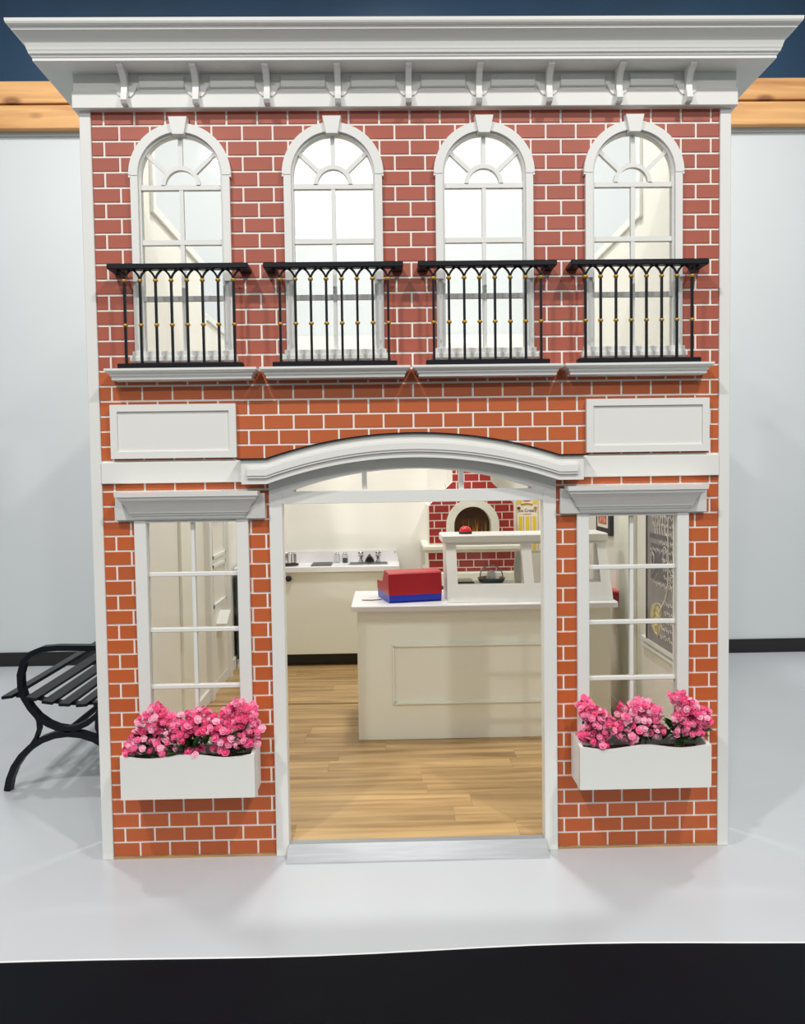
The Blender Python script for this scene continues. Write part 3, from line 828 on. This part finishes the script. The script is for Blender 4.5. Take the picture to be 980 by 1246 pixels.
def leaf_mesh():
    mb = MB(); vs = []; fs = []
    prof = [(0, 0.003), (0.015, 0.010), (0.03, 0.0135), (0.045, 0.011), (0.058, 0.002)]
    for (u, wv) in prof:
        z = 0.010*math.sin(u/0.058*2.2)
        vs += [(u, -wv, z+0.002), (u, 0, z-0.001), (u, wv, z+0.002)]
    for i in range(4):
        for k in (0, 1): fs.append((i*3+k, i*3+3+k, i*3+4+k, i*3+1+k))
    mb.add(vs, fs, True); me = bpy.data.meshes.new('leaf'); me.from_pydata(mb.v, [], mb.f); me.polygons.foreach_set('use_smooth', mb.sm); me.materials.append(LEAF); me.update(); return me
LM = leaf_mesh()
def make_plant(base, blobs, lab, n, seed):
    rr = random.Random(seed)
    p = empty('flowering_plant', base, lab, 'flowers', 'pink flowering plants in the window boxes')
    bx, by, bz = base
    pts = []
    tot = sum(b[2]*b[3] for b in blobs)
    for (cx, cz, rx, rz) in blobs:
        k = int(n*rx*rz/tot)+1; tries = 0; got = 0
        while got < k and tries < 4000:
            tries += 1
            u, v, w = rr.uniform(-1, 1), rr.uniform(-1, 1), rr.uniform(-1, 1)
            if u*u+v*v+w*w > 1 : continue
            q = Vector((cx+u*rx, by-0.012+w*0.052, cz+v*rz))
            if q.z < 0.452 and q.y > -0.15: continue
            if any((q-r).length < 0.0125 for r in pts): continue
            pts.append(q); got += 1
        st = MB(); st.tube([(bx+rr.uniform(-.02, .02), by, bz), ((bx+cx)/2, by, (bz+cz)/2), (cx, by-0.01, cz)], [0.004, 0.003, 0.002], 6); st.build('stem', STEM, p)
    for i, q in enumerate(pts):
        o = piece('blossom', BLO[rr.randrange(8)], q, p)
        dirv = Vector((rr.gauss(0, 0.6), -1.0+rr.gauss(0, 0.5), 0.5+rr.gauss(0, 0.5))).normalized()
        o.rotation_euler = dirv.to_track_quat('Z', 'X').to_euler()
        s_ = rr.uniform(0.72, 1.08); o.scale = (s_, s_, s_)
    for i in range(48):
        a = rr.uniform(0, 2*math.pi); h = rr.uniform(0.0, 0.07)
        rr_ = rr.uniform(0.0, 0.062)
        o = piece('leaf', LM, (bx+rr_*1.2*math.cos(a), max(min(by+rr_*0.6*math.sin(a), -0.035), -0.135), bz+0.025+h), p)
        a2 = -math.pi/2+rr.uniform(-1.3, 1.3)
        o.rotation_euler = (rr.uniform(-0.4, 0.4), rr.uniform(-0.9, 0.1), a2); o.scale = (rr.uniform(0.75, 1.15),)*3
    return p
G0 = 0.425; YP = -0.088
make_plant((-0.985, YP, G0), [(-0.965, 0.590, 0.048, 0.045), (-0.945, 0.545, 0.060, 0.055), (-1.02, 0.500, 0.065, 0.040), (-1.07, 0.468, 0.034, 0.022), (-0.935, 0.480, 0.04, 0.035), (-1.015, 0.585, 0.02, 0.02)], 'pink blossoms at the left end of the flower box beside the bench', 170, 1)
make_plant((-0.845, YP, G0), [(-0.845, 0.555, 0.055, 0.05), (-0.80, 0.585, 0.05, 0.035), (-0.87, 0.52, 0.045, 0.035), (-0.83, 0.46, 0.028, 0.018), (-0.77, 0.55, 0.04, 0.045)], 'pink blossoms in the middle of the flower box beside the bench', 140, 2)
make_plant((-0.700, YP, G0), [(-0.70, 0.535, 0.075, 0.055), (-0.665, 0.600, 0.060, 0.035), (-0.672, 0.636, 0.020, 0.018), (-0.615, 0.590, 0.025, 0.035), (-0.605, 0.535, 0.032, 0.03), (-0.72, 0.485, 0.05, 0.035), (-0.64, 0.495, 0.05, 0.032)], 'pink blossoms at the doorway end of the flower box beside the bench', 190, 3)
make_plant((0.700, YP, G0), [(0.640, 0.590, 0.038, 0.035), (0.665, 0.545, 0.055, 0.045), (0.700, 0.520, 0.065, 0.045), (0.665, 0.490, 0.055, 0.035), (0.690, 0.462, 0.03, 0.025)], 'pink blossoms at the doorway end of the right flower box', 150, 4)
make_plant((0.845, YP, G0), [(0.835, 0.595, 0.035, 0.025), (0.80, 0.570, 0.05, 0.045), (0.87, 0.565, 0.05, 0.045), (0.84, 0.525, 0.07, 0.045), (0.80, 0.490, 0.055, 0.030), (0.90, 0.510, 0.045, 0.035)], 'pink blossoms in the middle of the right flower box', 160, 5)
make_plant((0.995, YP, G0), [(0.985, 0.622, 0.038, 0.028), (1.005, 0.590, 0.04, 0.035), (1.03, 0.555, 0.065, 0.045), (1.085, 0.545, 0.032, 0.028), (1.01, 0.510, 0.05, 0.035), (1.06, 0.500, 0.03, 0.025)], 'tallest pink blossoms at the outer end of the right flower box', 150, 6)

# ------------------------------------------------------------------ service counter with its top
ct = empty('service_counter', (0.42, 1.5, FZ), 'cream panelled shop counter facing the doorway', 'counter')
MB().box(-0.268, 1.10, 1.235, 1.76, FZ, 0.746, 0.002).build('body', CREAM, ct)
pm = MB(); x0, x1, z0, z1, wd = -0.085, 0.92, 0.234, 0.566, 0.020
for poly in ([(x0, z0), (x1, z0), (x1-wd, z0+wd), (x0+wd, z0+wd)], [(x0, z1), (x1, z1), (x1-wd, z1-wd), (x0+wd, z1-wd)],
             [(x0, z0), (x0, z1), (x0+wd, z1-wd), (x0+wd, z0+wd)], [(x1, z0), (x1, z1), (x1-wd, z1-wd), (x1-wd, z0+wd)]): pm.prism(poly, 1.216, 1.236, 0.006)
pm.build('panel_moulding', CREAM, ct)
tp = MB(); r = 0.03
pts = [(-0.298+r-r*math.cos(t), 1.205+r-r*math.sin(t)) for t in np.linspace(0, math.pi/2, 6)]+[(1.138-r+r*math.sin(t), 1.205+r-r*math.cos(t)) for t in np.linspace(0, math.pi/2, 6)]+[(1.138, 1.79), (-0.298, 1.79)]
npt = len(pts)
tp.add([(x, y, 0.746) for x, y in pts]+[(x, y, 0.771) for x, y in pts]+[(x+(0.004 if x < 0.4 else -0.004), y+(0.004 if y < 1.5 else -0.004), 0.775) for x, y in pts],
       [tuple(range(npt-1, -1, -1)), tuple(range(2*npt, 3*npt))]+[(i, (i+1) % npt, npt+(i+1) % npt, npt+i) for i in range(npt)]+[(npt+i, npt+(i+1) % npt, 2*npt+(i+1) % npt, 2*npt+i) for i in range(npt)])
tp.build('countertop', LAMI, label='white rounded-corner countertop carrying the till and display case', cat='countertop')

# display case
dc = empty('display_case', (0.67, 1.45, 0.775), 'white slanted glass display case on the shop counter', 'display case')
def slab_front(mbx, x0, x1, z0, z1, t0=0.0, t1=0.022):
    Y = lambda z: 1.265+0.150*(z-0.776)/(1.087-0.776)
    p = []
    for t in (t0, t1):
        p += [(x0, Y(z0)+t, z0), (x1, Y(z0)+t, z0), (x1, Y(z1)+t, z1), (x0, Y(z1)+t, z1)]
    mbx.add(p, [(0, 1, 2, 3), (7, 6, 5, 4), (0, 4, 5, 1), (1, 5, 6, 2), (2, 6, 7, 3), (3, 7, 4, 0)])
sf = MB()
for (a, b) in ((0.226, 0.283), (0.645, 0.700), (1.068, 1.122)): slab_front(sf, a, b, 0.870, 1.090)
slab_front(sf, 0.226, 1.122, 0.776, 0.870); slab_front(sf, 0.283, 0.645, 1.076, 1.090); slab_front(sf, 0.700, 1.068, 1.076, 1.090)
sf.build('front_frame', WHITE, dc)
for (a, b) in ((0.283, 0.645), (0.700, 1.068)):
    pn = MB(); slab_front(pn, a, b, 0.870, 1.076, 0.009, 0.012); pn.build('pane', GLASS, dc)
for (a, b) in ((0.226, 0.240), (1.108, 1.122)):
    MB().prism_x([(1.288, 0.776), (1.64, 0.776), (1.64, 1.088), (1.437, 1.088)], a, b).build('side_panel', WHITE, dc)
MB().box(0.205, 1.130, 1.398, 1.665, 1.088, 1.132, 0.006).build('top_shelf', WHITE, dc)
MB().box(0.241, 1.107, 1.33, 1.64, 0.780, 0.845).build('case_floor', WHITE, dc)

bz = empty('call_buzzer', (0.345, 1.50, 1.132), 'small red domed push button on top of the display case', 'buzzer')
MB().lathe([(0.037, 0), (0.038, 0.010), (0.034, 0.013), (0.0, 0.013)], (0.345, 1.50, 1.132), 24).build('base', INK, bz)
MB().lathe([(0.034, 0.0135), (0.033, 0.022), (0.028, 0.032), (0.018, 0.040), (0.008, 0.0435), (0.0, 0.044)], (0.345, 1.50, 1.132), 24).build('dome', REDB, bz)

# dish with dome in the case
dm = empty('cake_stand', (0.49, 1.50, 0.845), 'dark dish with a clear glass dome inside the display case', 'cake stand')
CK = (0.49, 1.50, 0.8452)
MB().lathe([(0.03, 0), (0.070, 0.010), (0.080, 0.034), (0.076, 0.036), (0.0, 0.026)], CK, 28).build('dish', mat('dark_teal_dish', srgb(52, 74, 86), 0.25), dm)
MB().lathe([(0.068, 0.037), (0.066, 0.058), (0.057, 0.080), (0.040, 0.097), (0.018, 0.105), (0.0, 0.106)], CK, 28).build('dome', GLASSB, dm)
MB().lathe([(0.0, 0.028), (0.026, 0.028), (0.027, 0.045), (0.022, 0.066), (0.010, 0.076), (0.0, 0.078)], CK, 16).build('cake', LAMI, dm)
pd = MB(); pd.prism([(0.628, 0.846), (0.665, 0.846), (0.662, 1.0), (0.650, 1.03), (0.636, 1.02), (0.622, 0.94)], 1.52, 1.535); pd.build('menu_card', CREAM, label='cream card standing at the end of the display case pane', cat='card', base=(0.645, 1.525, 0.846))
dish2 = empty('candy_tray', (0.345, 1.45, 0.845), 'grey tray beside the glass dome in the display case', 'tray')
MB().box(0.29, 0.385, 1.42, 1.56, 0.845, 0.868, 0.004).build('tray_body', DGREY, dish2); MB().box(0.296, 0.379, 1.426, 1.554, 0.868, 0.873).build('tray_lining', CREAM, dish2)

# cash register (rotated)
cr = empty('cash_register', (-0.095, 1.287, 0.775), 'red and blue toy cash register on the shop counter', 'cash register')
cr.rotation_euler = (0, 0, math.radians(12.5))
def local(mb, name, m_, parent, **k):
    me = bpy.data.meshes.new(name); me.from_pydata(mb.v, [], mb.f); me.polygons.foreach_set('use_smooth', mb.sm); me.materials.append(m_); me.update()
    o = bpy.data.objects.new(name, me); COL.objects.link(o); o.parent = parent; return tag(o, **k)
bb = MB(); bb.prism_x([(0.012, 0.0), (0.288, 0.0), (0.30, 0.014), (0.30, 0.048), (0.0, 0.042), (0.0, 0.012)], 0.003, 0.297)
local(bb, 'base', BLUE, cr, label='blue drawer base')
rt = MB(); rt.prism_x([(0.0, 0.042), (0.30, 0.048), (0.30, 0.094), (0.165, 0.104), (0.110, 0.166), (0.102, 0.172), (0.016, 0.164), (0.008, 0.157)], 0.0, 0.30)
local(rt, 'housing', RED, cr, label='red stepped housing')
kb = MB()
for i in range(4):
    for j in range(2): kb.box(0.05+i*0.055, 0.085+i*0.055, 0.19+j*0.05, 0.222+j*0.05, 0.096-j*0.004, 0.108-j*0.004, 0.002)
local(kb, 'keys', YEL, cr)
MB().tube([(-0.245, 1.42, 0.7765), (-0.19, 1.41, 0.7765), (-0.135, 1.425, 0.7765)], 0.003, 6).build('charging_cable', INK, label='short black cord lying on the countertop beside the till', cat='cord', base=(-0.19, 1.41, 0.775))

# ------------------------------------------------------------------ kitchen unit at the back
kc = empty('kitchen_cabinet', (-0.48, 3.1, FZ), 'cream base cabinet with a black knob along the back wall', 'cabinet')
MB().box(-0.945, -0.022, 2.96, 3.245, 0.139, 0.754, 0.002).build('body', CREAM, kc)
MB().box(-0.945, -0.022, 3.03, 3.24, FZ, 0.139).build('toe_kick', BLACK, kc, label='black toe kick')
kn = MB(); kn.lathe([(0.010, 0), (0.010, 0.012), (0.022, 0.016), (0.023, 0.024), (0.018, 0.028), (0.0, 0.029)], (0, 0, 0), 18)
kn.v = [(-0.832+v[0], 2.960-v[2], 0.711+v[1]) for v in kn.v]; kn.f = [f[::-1] for f in kn.f]; kn.build('knob', INK, kc, label='round black knob')
wt = empty('worktop', (-0.6, 3.1, 0.754), 'white kitchen worktop with raised backsplash', 'worktop')
MB().box(-1.235, -0.008, 2.935, 3.249, 0.754, 0.797, 0.004).build('slab', LAMI, wt)
MB().prism([(-1.235, 0.797), (-0.012, 0.797), (-0.024, 0.886), (-1.235, 0.886)], 3.232, 3.249).build('backsplash', LAMI, wt)
MB().tube([(-0.038, 3.233, 0.868), (-0.038, 3.229, 0.868)], 0.004, 8).build('screw', INK, wt)
dk = empty('dark_cabinet', (-1.1, 3.1, FZ), 'dark grey cabinet seen through the left lower window, under the worktop', 'cabinet')
MB().box(-1.232, -0.955, 2.97, 3.24, 0.11, 0.72, 0.004).build('body', DGREY, dk); MB().box(-1.232, -0.955, 2.98, 3.24, FZ, 0.11).build('plinth', WHITE, dk)
MB().box(-1.20, -0.99, 2.962, 2.971, 0.15, 0.68, 0.003).build('door_panel', DGREY, dk)

sk = empty('sink', (-0.24, 3.06, 0.797), 'grey sink basin set in the white worktop below the black tap', 'sink')
sm_ = MB(); sm_.box(-0.392, -0.090, 3.005, 3.16, 0.797, 0.803, 0.002); sm_.build('rim', CHROME, sk)
MB().box(-0.380, -0.102, 3.015, 3.148, 0.8031, 0.8045).build('basin', DGREY, sk)
fc = empty('faucet', (-0.235, 3.175, 0.797), 'black kitchen tap between two chrome handles', 'faucet')
MB().prism([(-0.275, 0.797), (-0.195, 0.797), (-0.207, 0.826), (-0.219, 0.844), (-0.251, 0.844), (-0.263, 0.826)], 3.163, 3.195, 0.003).build('tap_body', INK, fc)
MB().tube([(-0.235, 3.17, 0.842), (-0.235, 3.15, 0.856), (-0.235, 3.12, 0.856), (-0.235, 3.10, 0.840)], 0.009, 8).build('spout', INK, fc)
for x in (-0.302, -0.168):
    h = MB().lathe([(0.020, 0), (0.020, 0.010), (0.012, 0.018), (0.012, 0.04), (0.019, 0.046), (0.019, 0.064), (0.008, 0.072), (0.008, 0.088), (0.0, 0.09)], (x, 3.18, 0.797), 14).build('handle', CHROME, fc)
    MB().box(x-0.02, x+0.02, 3.176, 3.184, 0.868, 0.876).build('handle_cross', INK, h)
for x, lab, mt_ in ((-0.487, 'clear empty glass shaker on the worktop', None), (-0.424, 'glass shaker half full of grey pepper on the worktop', DGREY)):
    sh = empty('shaker', (x, 3.19, 0.797), lab, 'shaker', 'glass shakers on the worktop')
    MB().lathe([(0.0, 0.0), (0.021, 0.0), (0.022, 0.055), (0.016, 0.062)], (x, 3.19, 0.797), 14).build('jar', GLASSB, sh)
    MB().lathe([(0.016, 0.062), (0.016, 0.074), (0.010, 0.080), (0.0, 0.081)], (x, 3.19, 0.797), 14).build('lid', CHROME, sh)
    if mt_: MB().lathe([(0.0, 0.002), (0.018, 0.002), (0.018, 0.036), (0.0, 0.038)], (x, 3.19, 0.797), 12).build('pepper', mt_, sh)
tr = empty('griddle_plate', (-0.59, 3.08, 0.797), 'dark rectangular griddle plate let into the worktop', 'griddle')
MB().box(-0.672, -0.517, 2.975, 3.19, 0.797, 0.804, 0.003).build('plate', mat('griddle_grey', srgb(96, 98, 96), 0.35, metal=0.3), tr)
MB().box(-0.664, -0.525, 2.985, 3.18, 0.8041, 0.8055).build('plate_surface', DGREY, tr)
pt = empty('cooking_pot', (-0.855, 3.06, 0.812), 'ribbed silver pot standing on a black burner', 'pot')
MB().lathe([(0.0, 0.0), (0.062, 0.0), (0.065, 0.006), (0.065, 0.072), (0.069, 0.076), (0.064, 0.078), (0.060, 0.072), (0.060, 0.01), (0.0, 0.01)], (-0.855, 3.06, 0.812), 28).build('pot_body', CHROME, pt)
rb = MB()
for k in range(14):
    a = 2*math.pi*k/14; rb.tube([(-0.855+0.066*math.cos(a), 3.06+0.066*math.sin(a), 0.82), (-0.855+0.066*math.cos(a), 3.06+0.066*math.sin(a), 0.882)], 0.004, 5)
rb.build('ribs', mat('pot_rib', srgb(150, 144, 120), 0.3, metal=0.8), pt)
MB().lathe([(0.0, 0), (0.085, 0), (0.088, 0.008), (0.080, 0.0145), (0.0, 0.0145)], (-0.855, 3.06, 0.797), 28).build('burner', INK, label='round black burner on the worktop under the silver pot', cat='burner', base=(-0.855, 3.06, 0.797))

# ------------------------------------------------------------------ brick pizza oven
OY = 2.75
ov = empty('pizza_oven', (0.51, OY, FZ), 'dark red brick oven with a white arched mouth and a tapering chimney', 'oven')
def oven_col(poly, y0, y1): return MB().prism(poly, y0, y1)
MB().box(0.195, 0.825, OY+0.004, 3.249, 0.765, 0.930).build('lower_body', MORTAR, ov)
MB().box(0.195, 0.825, OY+0.004, 3.249, FZ, 0.67).build('plinth', MORTAR, ov)
MB().box(0.170, 0.850, OY-0.06, 3.249, 0.670, 0.765, 0.004).build('hearth_shelf', CREAM, ov)
MB().box(0.160, 0.860, OY-0.050, 3.249, 0.925, 0.957, 0.005).build('mantel_ledge', CREAM, ov)
MB().box(0.172, 0.848, OY-0.030, 3.249, 0.908, 0.925, 0.004).build('mantel_moulding', CREAM, ov)
oc, osz, orr = 0.518, 1.100, 0.134
def chim_half(z): return 0.308 if z <= 1.246 else (0.308-(z-1.246)*(0.308-0.137)/(1.414-1.246) if z < 1.414 else 0.137)
body = MB()
xsb = sorted(set([0.202, 0.818, 0.377, 0.651]+[round(oc-orr*math.cos(math.pi*i/16), 5) for i in range(17)]+list(np.round(np.linspace(0.202, 0.818, 30), 5))))
def z_up(x):
    d = abs(x-0.514)
    return 2.40 if d <= 0.137+1e-6 else (1.414-(d-0.137)*(1.414-1.246)/(0.308-0.137))
for a, b in zip(xsb[:-1], xsb[1:]):
    fa = lambda x: (osz+math.sqrt(max(orr*orr-(x-oc)**2, 0))) if oc-orr-1e-6 <= x <= oc+orr+1e-6 else 0.957
    mid = (a+b)/2
    if oc-orr < mid < oc+orr: la, lb = fa(a), fa(b)
    else: la = lb = 0.957
    ua, ub = (2.40, 2.40) if abs(mid-0.514) < 0.137 else (min(z_up(a), 1.414), min(z_up(b), 1.414))
    body.prism([(a, la), (b, lb), (b, ub), (a, ua)], OY+0.004, OY+0.10)
body.build('upper_body', MORTAR, ov)
MB().box(0.208, 0.812, OY+0.20, 3.249, 0.957, 1.24).build('upper_core', MORTAR, ov)
for a, b in ((0.208, 0.23), (0.79, 0.812)): MB().box(a, b, OY+0.10, OY+0.20, 0.957, 1.24).build('upper_cheek', MORTAR, ov)
MB().box(0.377, 0.651, OY+0.10, 3.249, 1.26, 2.40).build('chimney_core', MORTAR, ov)
ring = MB(); ring.strip(arc(oc, osz, 0.190, 180, 0, 28), arc(oc, osz, 0.133, 180, 0, 28), OY-0.020, OY+0.03)
ring.box(oc-0.190, oc-0.133, OY-0.020, OY+0.03, 0.957, osz); ring.box(oc+0.133, oc+0.190, OY-0.020, OY+0.03, 0.957, osz)
ring.build('mouth_arch', CREAM, ov)
MB().box(oc-0.16, oc+0.16, OY+0.10, OY+0.115, 0.957, 1.25).build('fire_backdrop', OVENIN, ov)
rr = random.Random(5)
for k in range(12):
    x = oc+0.02+rr.uniform(-0.10, 0.09); h = rr.uniform(0.12, 0.20); w_ = 0.005
    l = rr.uniform(-0.02, 0.02)
    MB().prism([(x-w_, 0.958), (x+w_, 0.958), (x+w_*0.9+l*0.5, 0.958+h*0.6), (x+l, 0.958+h), (x-w_*0.7+l*0.4, 0.958+h*0.5)], OY+0.085+0.001*k, OY+0.088+0.001*k).build('flame', FLAME, ov)
oblk = [(oc-0.18, oc+0.18, lambda x: 0.90, lambda x: osz+math.sqrt(max(0.182**2-(x-oc)**2, 0)), True)]
oblk.append((0.0, 0.377, lambda x: (z_up(x) if x > 0.2065 else 1.24)-0.001, lambda x: 3.0, True)); oblk.append((0.651, 1.0, lambda x: (z_up(x) if x < 0.8215 else 1.24)-0.001, lambda x: 3.0, True))
no = lay_bricks(ov, BRICK_O, (0.206, 0.815), (0.962, 1.80), oblk, 0.1085, 0.0557, 0.514, 1.1915-0.0557*6, OY+0.0005, OY+0.0045, 0.007)
no += lay_bricks(ov, BRICK_O, (0.199, 0.821), (0.767, 0.906), [], 0.1085, 0.0557, 0.470, 0.906-0.0557*4, OY+0.0005, OY+0.0045, 0.007)
no += lay_bricks(ov, BRICK_O, (0.199, 0.821), (0.40, 0.668), [], 0.1085, 0.0557, 0.470, 0.668-0.0557*8, OY+0.0005, OY+0.0045, 0.007)
print('oven bricks', no)

# ------------------------------------------------------------------ poster, picture, chalkboard, red bin
ps = empty('ice_cream_poster', (0.98, 3.25, 0.90), 'yellow striped ice cream poster on the back wall beside the oven', 'poster')
PYY = 3.249
MB().box(0.885, 1.115, PYY-0.006, PYY, 0.86, 1.30).build('paper', PAPER, ps)
for k in range(3):
    x = 0.947+k*0.053
    MB().box(x-0.0135, x+0.0135, PYY-0.008, PYY-0.0055, 0.87, 1.130).build('yellow_stripe', YEL, ps)
for x in (0.915, 0.970, 1.026, 1.083): MB().box(x-0.002, x+0.002, PYY-0.008, PYY-0.0055, 0.87, 1.25 if x in (0.915, 1.083) else 1.13).build('fine_stripe', ROSE, ps)
for x in (0.938, 1.058): MB().box(x-0.018, x+0.018, PYY-0.008, PYY-0.0055, 1.225, 1.29).build('yellow_patch', YEL, ps)
MB().prism([(0.995+0.033*math.cos(t), 1.258+0.011*math.sin(t)) for t in np.linspace(0, 2*math.pi, 20)[:-1]], PYY-0.009, PYY-0.0055).build('red_badge', PRED, ps)
MB().strip([(x, 1.222+0.012*math.cos((x-0.995)*26)) for x in np.linspace(0.950, 1.040, 9)], [(x, 1.208+0.012*math.cos((x-0.995)*26)) for x in np.linspace(0.950, 1.040, 9)], PYY-0.009, PYY-0.0055).build('gold_ribbon', PGOLD, ps)
for x, m_ in ((0.932, BROWN), (1.062, PGOLD)):
    MB().prism([(x+0.014*math.cos(t), 1.195+0.011*math.sin(t)) for t in np.linspace(0, 2*math.pi, 16)[:-1]], PYY-0.009, PYY-0.0055).build('scoop', m_, ps)
    MB().prism([(x-0.012, 1.19), (x+0.012, 1.19), (x+0.002, 1.158), (x-0.002, 1.158)], PYY-0.0085, PYY-0.0055).build('cone', ROSE, ps)
def text_mesh(txt, size, m_, parent, loc, name):
    cu = bpy.data.curves.new(name, 'FONT'); cu.body = txt; cu.size = size; cu.align_x = 'CENTER'; cu.extrude = 0.0008
    to = bpy.data.objects.new(name+'_tmp', cu); COL.objects.link(to)
    to.rotation_euler = (math.pi/2, 0, 0)
    bpy.context.view_layer.update()
    dg = bpy.context.evaluated_depsgraph_get()
    me = bpy.data.meshes.new_from_object(to.evaluated_get(dg)); bpy.data.objects.remove(to)
    me.transform(Matrix.Rotation(math.pi/2, 4, 'X')); me.materials.clear(); me.materials.append(m_)
    o = bpy.data.objects.new(name, me); COL.objects.link(o); o.parent = parent; o.location = Vector(loc)-org(parent); return o
text_mesh('Ice Cream', 0.034, INK, ps, (0.999, PYY-0.0075, 1.165), 'lettering')
MB().box(0.965, 1.03, PYY-0.009, PYY-0.0055, 1.146, 1.152).build('fine_line', ROSE, ps)

pf = empty('framed_picture', (1.25, 1.89, 1.086), 'small black framed red picture on the right inner wall', 'picture')
XW = 1.2545
MB().box(XW-0.022, XW, 1.73, 2.06, 1.086, 1.42, 0.003).build('frame', INK, pf)
MB().box(XW-0.024, XW-0.0215, 1.775, 2.015, 1.13, 1.38).build('mat_board', CREAM, pf)
MB().box(XW-0.025, XW-0.0235, 1.80, 1.99, 1.15, 1.36).build('print', mat('print_red_scene', srgb(176, 44, 52), 0.5, noise=0.5, nscale=22, col2=srgb(212, 150, 120)), pf)

cb = empty('chalkboard', (1.25, 0.7, 0.61), 'tall grey chalkboard covered in chalk scribbles behind the right lower window', 'chalkboard')
MB().box(XW-0.012, XW, 0.30, 1.060, 0.607, 1.80).build('board', CHALK, cb)
MB().box(XW-0.016, XW, 1.060, 1.078, 0.600, 1.80, 0.002).build('frame_edge', DGREY, cb)
for (y0, y1, z0, z1) in ((0.62, 1.0, 0.93, 1.11), (0.35, 1.02, 1.135, 1.16), (0.5, 0.95, 1.19, 1.32)):
    MB().box(XW-0.0132, XW-0.0115, y0, y1, z0, z1).build('dark_patch', CHALKD, cb)
def chalk(pts, w=0.003, m_=CHLINE, nm='chalk_stroke'):
    MB().tube([(XW-0.0135, y, z) for y, z in pts], w, 5).build(nm, m_, cb)
rr = random.Random(21)
for r_ in range(16):
    z = 0.66+r_*0.042; y0 = rr.uniform(0.42, 0.62); y1 = rr.uniform(0.80, 1.02)
    if rr.random() < 0.15: continue
    P = []
    nn = int((y1-y0)/0.006)
    for i in range(nn):
        y = y1-(y1-y0)*i/nn; P.append((y, z+0.009*math.sin(i*1.25)+0.005*math.sin(i*0.57+r_)))
    chalk(P, 0.0016)
chalk([(0.74, 1.25), (0.742, 1.15), (0.738, 1.05), (0.742, 0.95), (0.75, 0.90), (0.78, 0.85), (0.83, 0.81), (0.87, 0.77)], 0.005)
for k in range(9):
    cy, cz, ra = rr.uniform(0.50, 0.98), rr.uniform(0.72, 1.34), rr.uniform(0.02, 0.045)
    chalk([(cy+ra*math.cos(t)*(1-0.05*t), cz+ra*1.2*math.sin(t)*(1-0.05*t)) for t in np.linspace(0.4, 8.0, 26)], 0.0026)
for k in range(14):
    cy, cz = rr.uniform(0.48, 1.0), rr.uniform(0.68, 1.36)
    chalk([(cy, cz), (cy-0.03, cz+0.02), (cy-0.055, cz+0.045)], 0.0022)
for k in range(5): chalk([(0.93-k*0.035, 1.30-0.01*k), (0.92-k*0.035, 1.24+0.01*(k % 2)), (0.935-k*0.035, 1.19), (0.925-k*0.035, 1.16)], 0.0035)
for k in range(5):
    cy, cz, ra = 0.93+rr.uniform(-0.05, 0.06), 0.78-0.025*k, 0.05-0.004*k
    chalk([(cy+ra*math.cos(t), cz+ra*0.7*math.sin(t)) for t in np.linspace(0, 2*math.pi*0.9, 16)], 0.003, CHYEL)
bl = MB(); pz_ = [(0.93+0.085*math.cos(t), 0.735+0.075*math.sin(t)) for t in np.linspace(0, 2*math.pi, 18)[:-1]]
bl.prism_x(pz_, XW-0.0130, XW-0.0115); bl.build('chalk_drawing', CHYEL, cb, label='pale yellow chalk drawing')
rbn = empty('red_wall_box', (1.23, 1.67, 0.69), 'small red box mounted on the right inner wall behind the shop counter', 'box')
MB().box(1.202, 1.2545, 1.60, 1.76, 0.69, 0.758, 0.005).build('box_body', RED, rbn); MB().box(1.197, 1.2545, 1.595, 1.765, 0.758, 0.774, 0.004).build('box_lid', REDB, rbn)
